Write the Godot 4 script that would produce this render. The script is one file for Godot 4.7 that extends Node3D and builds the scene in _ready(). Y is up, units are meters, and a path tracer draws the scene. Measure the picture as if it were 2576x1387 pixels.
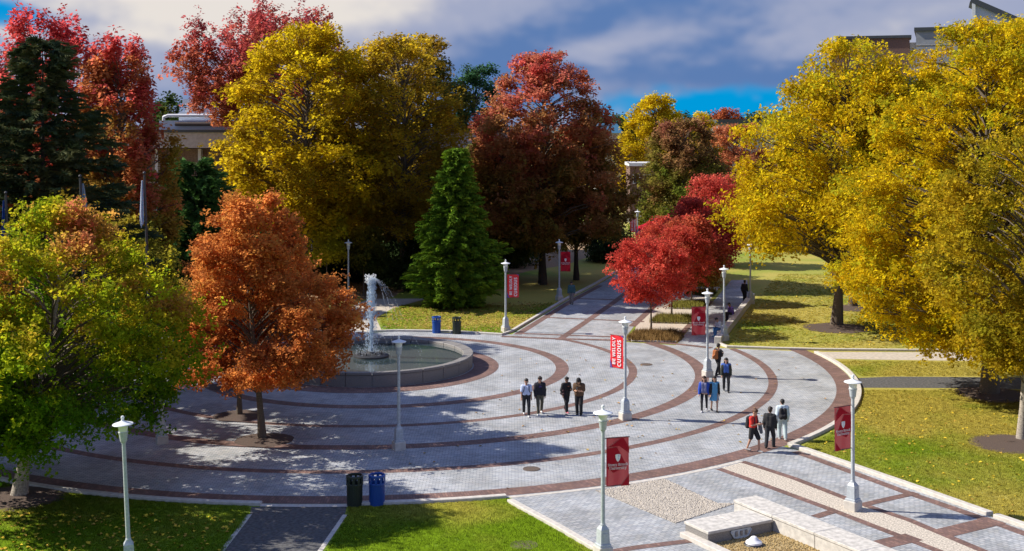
extends Node3D
# A campus plaza in autumn. The camera stands 13.5 m above the plaza and looks level with a shifted lens.
# Pixel pairs (x, y) refer to a 2576 x 1387 view of the photograph; gp() drops them on the ground.
const F := 3151.6
const CX := 1288.0
const HY := 320.0
const CAM_H := 13.5
const RING_C := Vector3(-7.18, 0, -70.39)

var rng := RandomNumberGenerator.new()
var nz := FastNoiseLite.new()
var M := {}
var used := {}
var sprigs := {}
var copies := 0

func gp(x: float, y: float, h := 0.0) -> Vector3:
	var z := (CAM_H - h) * F / (y - HY)
	return Vector3((x - CX) / F * z, h, -z)

func at_depth(x: float, y: float, z: float) -> Vector3:
	return Vector3((x - CX) / F * z, CAM_H - (y - HY) / F * z, -z)

func lin(r: float, g: float, b: float) -> Color:
	return Color(r, g, b).linear_to_srgb()

# ---------------------------------------------------------------- scene tree helpers
func numbered(called: String) -> String:
	if not used.has(called):
		used[called] = 0
		return called
	used[called] += 1
	return "%s_%03d" % [called, used[called]]

func thing(called: String, label: String, category: String, at := Vector3.ZERO, turn := 0.0, group := "") -> Node3D:
	var o := Node3D.new()
	o.name = numbered(called)
	add_child(o)
	o.position = at
	o.rotation.y = turn
	o.set_meta("label", label)
	o.set_meta("category", category)
	if group != "":
		o.set_meta("group", group)
	return o

func relabel(o: Node3D, label: String, group := "") -> void:
	o.set_meta("label", label)
	if group != "":
		o.set_meta("group", group)

func copy_of(o: Node3D, called: String, label: String, at: Vector3, turn := 0.0) -> Node3D:
	var c: Node3D = o.duplicate()
	c.name = numbered(called)
	add_child(c)
	c.position = at
	c.rotation = Vector3(0, turn, 0)
	c.set_meta("label", label)
	return c

func part(called: String, st: SurfaceTool, mat: Material, parent: Node) -> MeshInstance3D:
	var o := MeshInstance3D.new()
	o.name = called
	o.mesh = st.commit()
	o.material_override = mat
	parent.add_child(o, true)
	return o

func struct(called: String, st: SurfaceTool, mat: Material) -> MeshInstance3D:
	var o := MeshInstance3D.new()
	o.name = numbered(called)
	o.mesh = st.commit()
	o.material_override = mat
	add_child(o)
	o.set_meta("kind", "structure")
	return o

func tag(o: Node3D, label: String, category: String, group := "", kind := "") -> void:
	o.set_meta("label", label)
	o.set_meta("category", category)
	if group != "":
		o.set_meta("group", group)
	if kind != "":
		o.set_meta("kind", kind)

# ---------------------------------------------------------------- mesh helpers
func mb() -> SurfaceTool:
	var st := SurfaceTool.new()
	st.begin(Mesh.PRIMITIVE_TRIANGLES)
	return st

func tri(st: SurfaceTool, a: Vector3, b: Vector3, c: Vector3, n: Vector3) -> void:
	var g := (b - a).cross(c - a)
	st.set_normal(n)
	st.set_uv(Vector2.ZERO)
	st.add_vertex(a)
	if g.dot(n) > 0:      # front faces run clockwise
		st.add_vertex(c)
		st.add_vertex(b)
	else:
		st.add_vertex(b)
		st.add_vertex(c)

func quad(st: SurfaceTool, a: Vector3, b: Vector3, c: Vector3, d: Vector3, n := Vector3.ZERO) -> void:
	if n == Vector3.ZERO:
		n = (b - a).cross(d - a).normalized()
	tri(st, a, b, c, n)
	tri(st, a, c, d, n)

func box(st: SurfaceTool, c: Vector3, s: Vector3, b := Basis()) -> void:
	frustum(st, c - b.y * s.y * 0.5, Vector2(s.x, s.z), Vector2(s.x, s.z), s.y, b)

# a four-sided block from a base centre, its lower and upper footprint and its height
func frustum(st: SurfaceTool, base: Vector3, s0: Vector2, s1: Vector2, h: float, b := Basis()) -> void:
	var lo := []
	var hi := []
	for q in [Vector2(-.5, -.5), Vector2(.5, -.5), Vector2(.5, .5), Vector2(-.5, .5)]:
		lo.append(base + b * Vector3(q.x * s0.x, 0, q.y * s0.y))
		hi.append(base + b * Vector3(q.x * s1.x, h, q.y * s1.y))
	var mid := base + b.y * h * .5
	for i in 4:
		var j := (i + 1) % 4
		var n: Vector3 = (lo[j] - lo[i]).cross(hi[i] - lo[i]).normalized()
		if n.dot((lo[i] + hi[j]) * .5 - mid) < 0:
			n = -n
		quad(st, lo[i], lo[j], hi[j], hi[i], n)
	quad(st, hi[0], hi[1], hi[2], hi[3], b.y)
	quad(st, lo[0], lo[1], lo[2], lo[3], -b.y)

# block with chamfered upright and top edges
func soft_box(st: SurfaceTool, base: Vector3, s: Vector3, ch: float, b := Basis()) -> void:
	var ring := []
	for lv in [[0.0, 0.0], [s.y - ch, 0.0], [s.y, ch]]:
		var r := []
		var hx: float = s.x * .5 - lv[1]
		var hz: float = s.z * .5 - lv[1]
		for q in [Vector2(-hx + ch, -hz), Vector2(hx - ch, -hz), Vector2(hx, -hz + ch), Vector2(hx, hz - ch), Vector2(hx - ch, hz), Vector2(-hx + ch, hz), Vector2(-hx, hz - ch), Vector2(-hx, -hz + ch)]:
			r.append(base + b * Vector3(q.x, lv[0], q.y))
		ring.append(r)
	var mid := base + b.y * s.y * .5
	for k in 2:
		for i in 8:
			var j := (i + 1) % 8
			var n: Vector3 = (ring[k][j] - ring[k][i]).cross(ring[k + 1][i] - ring[k][i]).normalized()
			if n.dot(ring[k][i] - mid) < 0:
				n = -n
			quad(st, ring[k][i], ring[k][j], ring[k + 1][j], ring[k + 1][i], n)
	for i in range(1, 7):
		tri(st, ring[2][0], ring[2][i], ring[2][i + 1], b.y)

func tube(st: SurfaceTool, pts: Array, rad: Array, sides := 6, cap := true) -> void:
	var rings := []
	var norms := []
	var u := Vector3.ZERO
	for i in pts.size():
		var d: Vector3 = (pts[min(i + 1, pts.size() - 1)] - pts[max(i - 1, 0)]).normalized()
		if u == Vector3.ZERO:
			u = d.cross(Vector3.RIGHT if absf(d.x) < .8 else Vector3.UP).normalized()
		else:
			u = (u - d * u.dot(d)).normalized()
		var v := d.cross(u)
		var r := []
		var nn := []
		for k in sides:
			var a := TAU * k / sides
			var n := u * cos(a) + v * sin(a)
			nn.append(n)
			r.append(pts[i] + n * rad[i])
		rings.append(r)
		norms.append(nn)
	for i in pts.size() - 1:
		for k in sides:
			var j := (k + 1) % sides
			smooth_quad(st, rings[i][k], rings[i][j], rings[i + 1][j], rings[i + 1][k], norms[i][k], norms[i][j], norms[i + 1][j], norms[i + 1][k])
	if cap:
		for e in [0, pts.size() - 1]:
			var d: Vector3 = pts[e] - pts[1 if e == 0 else e - 1]
			for k in range(1, sides - 1):
				tri(st, rings[e][0], rings[e][k], rings[e][k + 1], d.normalized())

func smooth_quad(st: SurfaceTool, a: Vector3, b: Vector3, c: Vector3, d: Vector3, na: Vector3, nb: Vector3, nc: Vector3, nd: Vector3) -> void:
	var P := [a, b, c, d]
	var N := [na, nb, nc, nd]
	var order := [0, 1, 2, 0, 2, 3]
	if (b - a).cross(c - a).dot(na + nc) > 0:
		order = [0, 2, 1, 0, 3, 2]
	for i in order:
		st.set_normal(N[i])
		st.set_uv(Vector2.ZERO)
		st.add_vertex(P[i])

# profile of (radius, height) turned about the y axis; sharp steps are given as repeated points
func lathe(st: SurfaceTool, prof: Array, seg := 20, at := Vector3.ZERO) -> void:
	for i in prof.size() - 1:
		var p: Vector2 = prof[i]
		var q: Vector2 = prof[i + 1]
		if p.distance_to(q) < 1e-5:
			continue
		var t := (q - p).normalized()
		for k in seg:
			var a := TAU * k / seg
			var b := TAU * (k + 1) / seg
			var da := Vector3(cos(a), 0, sin(a))
			var db := Vector3(cos(b), 0, sin(b))
			var na := da * t.y - Vector3.UP * t.x
			var nb := db * t.y - Vector3.UP * t.x
			var A := at + da * p.x + Vector3.UP * p.y
			var B := at + db * p.x + Vector3.UP * p.y
			var C := at + db * q.x + Vector3.UP * q.y
			var D := at + da * q.x + Vector3.UP * q.y
			if p.x < 1e-4:
				tri_n(st, A, C, D, na, nb, na)
			elif q.x < 1e-4:
				tri_n(st, A, B, C, na, nb, nb)
			else:
				smooth_quad(st, A, B, C, D, na, nb, nb, na)

func tri_n(st: SurfaceTool, a: Vector3, b: Vector3, c: Vector3, na: Vector3, nb: Vector3, nc: Vector3) -> void:
	var flip := (b - a).cross(c - a).dot(na + nb + nc) > 0
	var P := [a, c, b] if flip else [a, b, c]
	var N := [na, nc, nb] if flip else [na, nb, nc]
	for i in 3:
		st.set_normal(N[i])
		st.set_uv(Vector2.ZERO)
		st.add_vertex(P[i])

# flat polygon on the ground; uv in metres turned by `turn`
func sheet(st: SurfaceTool, poly: Array, y: float, turn := 0.0) -> void:
	var p2 := PackedVector2Array()
	for p in poly:
		p2.append(Vector2(p.x, p.z))
	var idx := Geometry2D.triangulate_polygon(p2)
	for i in range(0, idx.size(), 3):
		var t := [idx[i], idx[i + 1], idx[i + 2]]
		var a := p2[t[1]] - p2[t[0]]
		var b := p2[t[2]] - p2[t[0]]
		if a.x * b.y - a.y * b.x < 0:
			t = [t[0], t[2], t[1]]
		for k in t:
			var q: Vector2 = p2[k]
			st.set_normal(Vector3.UP)
			st.set_uv(q.rotated(turn))
			st.set_uv2(q)
			st.add_vertex(Vector3(q.x, y, q.y))

func sheet_px(st: SurfaceTool, pts: Array, y: float, turn := 0.0) -> void:
	var w := []
	for p in pts:
		w.append(gp(p[0], p[1]))
	sheet(st, w, y, turn)

# strip of constant width along a ground polyline
func strip(st: SurfaceTool, line: Array, width: float, y: float) -> void:
	var L := []
	var R := []
	for i in line.size():
		var d: Vector3 = (line[min(i + 1, line.size() - 1)] - line[max(i - 1, 0)]).normalized()
		var s := Vector3(-d.z, 0, d.x) * width * .5
		L.append(line[i] + s)
		R.append(line[i] - s)
	var run := 0.0
	for i in line.size() - 1:
		var step: float = line[i].distance_to(line[i + 1])
		var P := [L[i], L[i + 1], R[i + 1], R[i]]
		var U := [Vector2(0, run), Vector2(0, run + step), Vector2(width, run + step), Vector2(width, run)]
		for k in ([0, 1, 2, 0, 2, 3] if (P[1] - P[0]).cross(P[2] - P[0]).y < 0 else [0, 2, 1, 0, 3, 2]):
			st.set_normal(Vector3.UP)
			st.set_uv(U[k])
			st.set_uv2(Vector2(P[k].x, P[k].z))
			st.add_vertex(Vector3(P[k].x, y, P[k].z))
		run += step

# upright kerb with a chamfered top along a ground polyline
func kerb(st: SurfaceTool, line: Array, width: float, y0: float, y1: float) -> void:
	var ch := 0.02
	var rows := []
	for i in line.size():
		var d: Vector3 = (line[min(i + 1, line.size() - 1)] - line[max(i - 1, 0)]).normalized()
		var s := Vector3(-d.z, 0, d.x)
		var h := width * .5
		var b := Vector3(line[i].x, 0, line[i].z)
		rows.append([b - s * h + Vector3.UP * y0, b - s * h + Vector3.UP * (y1 - ch), b - s * (h - ch) + Vector3.UP * y1, b + s * (h - ch) + Vector3.UP * y1, b + s * h + Vector3.UP * (y1 - ch), b + s * h + Vector3.UP * y0])
	for i in line.size() - 1:
		var mid: Vector3 = (rows[i][0] + rows[i + 1][5]) * .5
		for k in 5:
			var n: Vector3 = (rows[i + 1][k] - rows[i][k]).cross(rows[i][k + 1] - rows[i][k]).normalized()
			if n.dot((rows[i][k] + rows[i + 1][k + 1]) * .5 - mid) < 0:
				n = -n
			quad(st, rows[i][k], rows[i + 1][k], rows[i + 1][k + 1], rows[i][k + 1], n)
	for e in [0, line.size() - 1]:
		var d: Vector3 = line[e] - line[1 if e == 0 else e - 1]
		for k in range(1, 5):
			tri(st, rows[e][0], rows[e][k], rows[e][k + 1], d.normalized())

func arc(c: Vector3, r: float, a0: float, a1: float, n: int) -> Array:
	var out := []
	for i in n + 1:
		var a := lerpf(a0, a1, float(i) / n)
		out.append(c + Vector3(cos(a), 0, sin(a)) * r)
	return out

func angle_px(x: float, y: float) -> float:
	var p := gp(x, y) - RING_C
	return atan2(p.z, p.x)

func many(called: String, mesh: Mesh, mat: Material, buf: PackedFloat32Array, parent: Node) -> MultiMeshInstance3D:
	var mm := MultiMesh.new()
	mm.transform_format = MultiMesh.TRANSFORM_3D
	mm.use_colors = true
	mm.mesh = mesh
	mm.instance_count = buf.size() / 16
	mm.buffer = buf
	copies += mm.instance_count
	var o := MultiMeshInstance3D.new()
	o.name = called
	o.multimesh = mm
	o.material_override = mat
	o.set_meta("kind", "stuff")
	parent.add_child(o, true)
	return o

func put(buf: PackedFloat32Array, b: Basis, p: Vector3, c: Color) -> void:
	buf.append_array(PackedFloat32Array([b.x.x, b.y.x, b.z.x, p.x, b.x.y, b.y.y, b.z.y, p.y, b.x.z, b.y.z, b.z.z, p.z, c.r, c.g, c.b, 1.0]))
# ---------------------------------------------------------------- materials
func mat(r: float, g: float, b: float, rough := .8, metal := 0.0) -> StandardMaterial3D:
	var m := StandardMaterial3D.new()
	m.albedo_color = lin(r, g, b)
	m.roughness = rough
	m.metallic = metal
	return m

func texture(im: Image) -> ImageTexture:
	return ImageTexture.create_from_image(im)

# tileable noise picture that runs from colour a to colour b (linear values)
func noise_tex(sd: int, freq: float, a: Color, b: Color, size := 256, contrast := 1.0) -> ImageTexture:
	var n := FastNoiseLite.new()
	n.seed = sd
	n.frequency = freq
	n.fractal_octaves = 4
	var g := n.get_seamless_image(size, size)
	var im := Image.create(size, size, false, Image.FORMAT_RGB8)
	for y in size:
		for x in size:
			var t := clampf((g.get_pixel(x, y).r - .5) * contrast + .5, 0, 1)
			im.set_pixel(x, y, a.lerp(b, t).linear_to_srgb())
	return texture(im)

func noisy(r: float, g: float, b: float, spread: float, scale: float, rough := .85, sd := 3, freq := .03) -> StandardMaterial3D:
	var m := StandardMaterial3D.new()
	m.albedo_texture = noise_tex(sd, freq, Color(r * (1 - spread), g * (1 - spread), b * (1 - spread)), Color(r * (1 + spread), g * (1 + spread), b * (1 + spread)), 256, 1.6)
	m.uv1_triplanar = true
	m.uv1_world_triplanar = true
	m.uv1_scale = Vector3.ONE * scale
	m.roughness = rough
	return m

# running-bond blocks: tile of `cols` x `rows` blocks with random tones, drawn once
func block_tex(cols: int, rows: int, px: int, py: int, joint: int, jc: Color, tones: Array, sd: int) -> ImageTexture:
	var r := RandomNumberGenerator.new()
	r.seed = sd
	var w := cols * px
	var h := rows * py
	var im := Image.create(w, h, false, Image.FORMAT_RGB8)
	im.fill(jc.linear_to_srgb())
	for j in rows:
		var off := (px / 2) if j % 2 else 0
		for i in cols:
			var c: Color = tones[r.randi() % tones.size()]
			var k := r.randf_range(.86, 1.12)
			c = Color(c.r * k, c.g * k, c.b * k).linear_to_srgb()
			var x := i * px + off
			im.fill_rect(Rect2i(x, j * py, px - joint, py - joint), c)
			if x + px - joint > w:
				im.fill_rect(Rect2i(x - w, j * py, px - joint, py - joint), c)
	im.generate_mipmaps()
	return texture(im)

func laid(tex: ImageTexture, tile: Vector2, patch: ImageTexture, patch_tile: float, rough := .8) -> StandardMaterial3D:
	var m := StandardMaterial3D.new()
	m.albedo_texture = tex
	m.uv1_scale = Vector3(1 / tile.x, 1 / tile.y, 1)
	m.roughness = rough
	m.detail_enabled = true
	m.detail_albedo = patch
	m.detail_blend_mode = BaseMaterial3D.BLEND_MODE_MUL
	m.detail_uv_layer = BaseMaterial3D.DETAIL_UV_2
	m.uv2_scale = Vector3(1 / patch_tile, 1 / patch_tile, 1)
	return m

func leafy(rough: float, through: float) -> StandardMaterial3D:
	var m := StandardMaterial3D.new()
	m.vertex_color_use_as_albedo = true
	m.roughness = rough
	m.metallic_specular = .18
	m.cull_mode = BaseMaterial3D.CULL_DISABLED
	if through > 0:
		m.backlight_enabled = true
		m.backlight = Color(through, through, through)
	return m

func make_materials() -> void:
	var dirt := noise_tex(21, .012, Color(.78, .775, .755), Color(1, 1, 1), 512, 2.0)
	M.paver = laid(block_tex(20, 40, 50, 25, 4, Color(.16, .17, .19), [Color(.37, .39, .41), Color(.41, .43, .45), Color(.44, .455, .47), Color(.34, .365, .39), Color(.43, .44, .44)], 5), Vector2(5, 5), dirt, 17.0)
	M.brick = laid(block_tex(10, 20, 48, 24, 3, Color(.08, .055, .05), [Color(.22, .125, .10), Color(.18, .105, .088), Color(.25, .145, .115), Color(.17, .10, .088)], 8), Vector2(2.0, 2.0), dirt, 11.0)
	M.asphalt = noisy(.085, .085, .085, .35, .45, .9, 31, .05)
	M.path = noisy(.46, .41, .34, .14, .3, .9, 32, .04)
	M.concrete = noisy(.52, .49, .44, .13, .55, .85, 33, .03)
	M.bench = noisy(.50, .48, .44, .2, .5, .8, 36, .03)
	M.pebble = noisy(.47, .42, .35, .42, .45, .95, 34, .10)
	M.gravel = noisy(.36, .27, .13, .5, 1.7, .95, 35, .08)
	M.granite = noisy(.21, .20, .19, .3, 1.3, .55, 37, .06)
	M.mulch = noisy(.085, .058, .045, .5, 1.1, 1.0, 38, .09)
	M.litter = noisy(.25, .165, .09, .45, .6, 1.0, 39, .07)
	M.bark = noisy(.12, .095, .07, .45, 1.4, .95, 40, .05)
	M.bark_pale = noisy(.34, .30, .25, .4, 1.1, .95, 41, .04)
	M.bark_dark = noisy(.045, .038, .032, .4, 1.4, .95, 42, .05)
	M.lamp = noisy(.42, .46, .49, .14, .8, .45, 61, .04)
	M.lamp_white = mat(.72, .75, .76, .35)
	M.glass = mat(.75, .78, .76, .15)
	M.bin_blue = mat(.012, .075, .33, .4)
	M.bin_green = mat(.022, .032, .022, .45)
	M.cast_iron = noisy(.11, .08, .06, .3, 2.0, .7, 43, .08)
	M.cap_white = mat(.78, .79, .82, .45)
	M.black = mat(.02, .02, .022, .5)
	M.rail = mat(.05, .05, .055, .5)
	M.brick_wall = noisy(.17, .10, .08, .3, .9, .9, 44, .06)
	M.grey_wall = noisy(.30, .325, .36, .12, .2, .8, 45, .03)
	M.fascia = noisy(.48, .46, .43, .1, .3, .85, 46, .03)
	M.dark_wall = noisy(.19, .14, .115, .25, .4, .9, 47, .04)
	M.roof_dark = mat(.055, .065, .075, .5)
	M.roof_pale = mat(.56, .61, .66, .5)
	M.pane = mat(.03, .06, .09, .08)
	M.pane_blue = mat(.06, .16, .25, .12)
	M.leaf = leafy(.6, 1.15)
	M.needle = leafy(.65, .6)
	M.grass = leafy(.7, .35)
	M.fallen = leafy(.75, 0)
	M.pebbles = leafy(.9, 0)
	M.banner_dark = mat(.56, .014, .035, .8)
	M.banner_deep = mat(.38, .010, .025, .8)
	M.banner_red = mat(.78, .03, .04, .8)
	M.banner_violet = mat(.13, .06, .30, .7)
	M.print_white = mat(.80, .80, .84, .7)
	M.print_blue = mat(.30, .36, .66, .7)
	for k in ["banner_dark", "banner_deep", "banner_red"]:
		M[k].metallic_specular = .15
		M[k].backlight_enabled = true
		M[k].backlight = Color(.3, .3, .3)
	var w := StandardMaterial3D.new()
	w.albedo_color = Color(.28, .36, .38, .42)
	w.transparency = BaseMaterial3D.TRANSPARENCY_ALPHA
	w.roughness = .06
	M.water = w
	var d := StandardMaterial3D.new()
	d.vertex_color_use_as_albedo = true
	d.albedo_color = Color(1, 1, 1, .42)
	d.transparency = BaseMaterial3D.TRANSPARENCY_ALPHA
	d.roughness = .12
	d.backlight_enabled = true
	d.backlight = Color(.8, .8, .8)
	M.drop = d
	var g := StandardMaterial3D.new()
	g.vertex_color_use_as_albedo = true
	g.albedo_texture = noise_tex(51, .05, Color(.72, .74, .65), Color(1.0, 1.0, 1.0), 256, 1.8)
	g.uv1_triplanar = true
	g.uv1_world_triplanar = true
	g.uv1_scale = Vector3.ONE * .55
	g.roughness = .95
	M.ground = g

# ---------------------------------------------------------------- sky
func make_sky() -> Sky:
	var W := 2048
	var H := 1024
	var big := FastNoiseLite.new()
	big.seed = 4
	big.frequency = 1.0
	big.fractal_octaves = 5
	var fine := FastNoiseLite.new()
	fine.seed = 9
	fine.frequency = 1.0
	fine.fractal_octaves = 5
	var im := Image.create(W, H, false, Image.FORMAT_RGBF)
	var low := Color(.0, .215, .47)
	var high := Color(.006, .11, .44)
	var cream := Color(.56, .515, .47)
	var grey := Color(.25, .27, .37)
	var slate := Color(.075, .135, .29)
	for y in H:
		var el := (.5 - (y + .5) / H) * PI
		if el < -.03:
			im.fill_rect(Rect2i(0, y, W, 1), Color(.16, .17, .15))
			continue
		var ce := cos(el)
		var se := sin(el)
		var blue := low.lerp(high, smoothstep(.02, .45, se))
		# clouds lie on a layer: directions near the horizon are squeezed together
		var flat := 1.0 / (maxf(se, 0.0) + .10)
		var thin := lerpf(.0, .55, smoothstep(.10, .42, se))
		for x in W:
			var az := wrapf((x + .5) / W * TAU, -PI, PI)      # 0 ahead of the camera, positive to the right
			var px := sin(az) * ce
			var pz := cos(az) * ce
			var a := big.get_noise_3d(px * flat * .55 + 3.1, pz * flat * .30 + .2, se * 7.0)
			var b := fine.get_noise_3d(px * flat * 1.6, pz * flat * .6 + 2.0, se * 16.0)
			var c := fine.get_noise_3d(px * 60.0, pz * 60.0, se * 110.0)
			# a bank of cream cloud ahead on the left, slate cloud ahead, a clear gap low on the right
			var wa := az + a * .05 + b * .03
			var ws := se + a * .020 + b * .012 + c * .002
			var d0 := Vector2((wa + .22) / .17, (ws - .105) / .048).length_squared()
			var d1 := Vector2((wa - .01 - (ws - .05) * 1.2) / .075, (ws - .055) / .05).length_squared()
			var d2 := Vector2((wa - .085) / .055, (ws - .066) / .024).length_squared()
			var d3 := Vector2((wa - .15) / .15, (ws - .002) / .030).length_squared()
			var d4 := Vector2((wa + .44) / .07, (ws - .08) / .06).length_squared()
			var d5 := Vector2((wa - .19) / .13, (ws - .047) / .022).length_squared()
			var tone := .40 + a * .45 + b * .34 + c * .10 + .75 * exp(-d0) - .80 * exp(-d1) + .32 * exp(-d2) - .62 * exp(-d5)
			var cl := slate.lerp(grey, smoothstep(-.10, .50, tone)).lerp(cream, smoothstep(.48, 1.05, tone))
			var cover := smoothstep(-.50, .12, a * .45 + b * .30 + c * .08 + .42 - thin - 1.15 * exp(-d3 * 1.2) - 1.0 * exp(-d4))
			im.set_pixel(x, y, blue.lerp(cl, cover * .96))
	var p := PanoramaSkyMaterial.new()
	p.panorama = texture(im)
	p.filter = true
	var s := Sky.new()
	s.sky_material = p
	return s

# ---------------------------------------------------------------- trees
# a sprig: a handful of bent leaves around a twig end, about half a metre across
func leaf_sprig(sd: int, n: int, size: float, spread: float) -> ArrayMesh:
	var r := RandomNumberGenerator.new()
	r.seed = sd
	var st := mb()
	for i in n:
		var c := Vector3(r.randf_range(-1, 1), r.randf_range(-.8, .8), r.randf_range(-1, 1)) * spread
		var d := Vector3(r.randf_range(-1, 1), r.randf_range(-.7, .4), r.randf_range(-1, 1)).normalized()
		var s := d.cross(Vector3(r.randf_range(-.6, .6), 1, r.randf_range(-.6, .6))).normalized()
		var n0 := s.cross(d).normalized()
		var L := size * r.randf_range(.5, 1.55)
		var a := c
		var b := c + d * L * .5 + s * L * .36 + n0 * L * .08
		var e := c + d * L * .5 - s * L * .36 + n0 * L * .08
		var t := c + d * L - n0 * L * .05
		tri(st, a, b, t, (b - a).cross(t - a).normalized())
		tri(st, a, t, e, (t - a).cross(e - a).normalized())
	return st.commit()

func needle_spray(sd: int, n: int, L: float) -> ArrayMesh:
	var r := RandomNumberGenerator.new()
	r.seed = sd
	var st := mb()
	for i in n:
		var t := float(i) / n
		var c := Vector3(0, -.12 * t * t * L, t * L)
		var a := r.randf_range(-1.0, 1.0)
		var d := Vector3((1 if i % 2 else -1) * r.randf_range(.5, 1.0), a * .45, r.randf_range(.5, 1.0)).normalized()
		var l := L * .5 * (1.1 - t * .7) * r.randf_range(.7, 1.2)
		var s := d.cross(Vector3(0, 1, .3)).normalized() * L * .085
		var e := c + d * l
		tri(st, c - s, c + s, e, (s * 2).cross(e - c).normalized())
		var s2 := d.cross(s).normalized() * L * .06
		tri(st, c - s2, c + s2, e, (s2 * 2).cross(e - c).normalized())
	return st.commit()

func make_sprigs() -> void:
	sprigs.fine = leaf_sprig(1, 14, .15, .26)
	sprigs.mid = leaf_sprig(2, 12, .20, .30)
	sprigs.coarse = leaf_sprig(3, 12, .30, .42)
	sprigs.needle = needle_spray(4, 16, .55)

func pick(pal: Array, v: float) -> Color:
	var f := clampf(v, 0, .999) * (pal.size() - 1)
	var i := int(f)
	var a: Array = pal[i]
	var b: Array = pal[min(i + 1, pal.size() - 1)]
	var t := smoothstep(.25, .75, f - i)
	return Color(lerpf(a[0], b[0], t), lerpf(a[1], b[1], t), lerpf(a[2], b[2], t))

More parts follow.
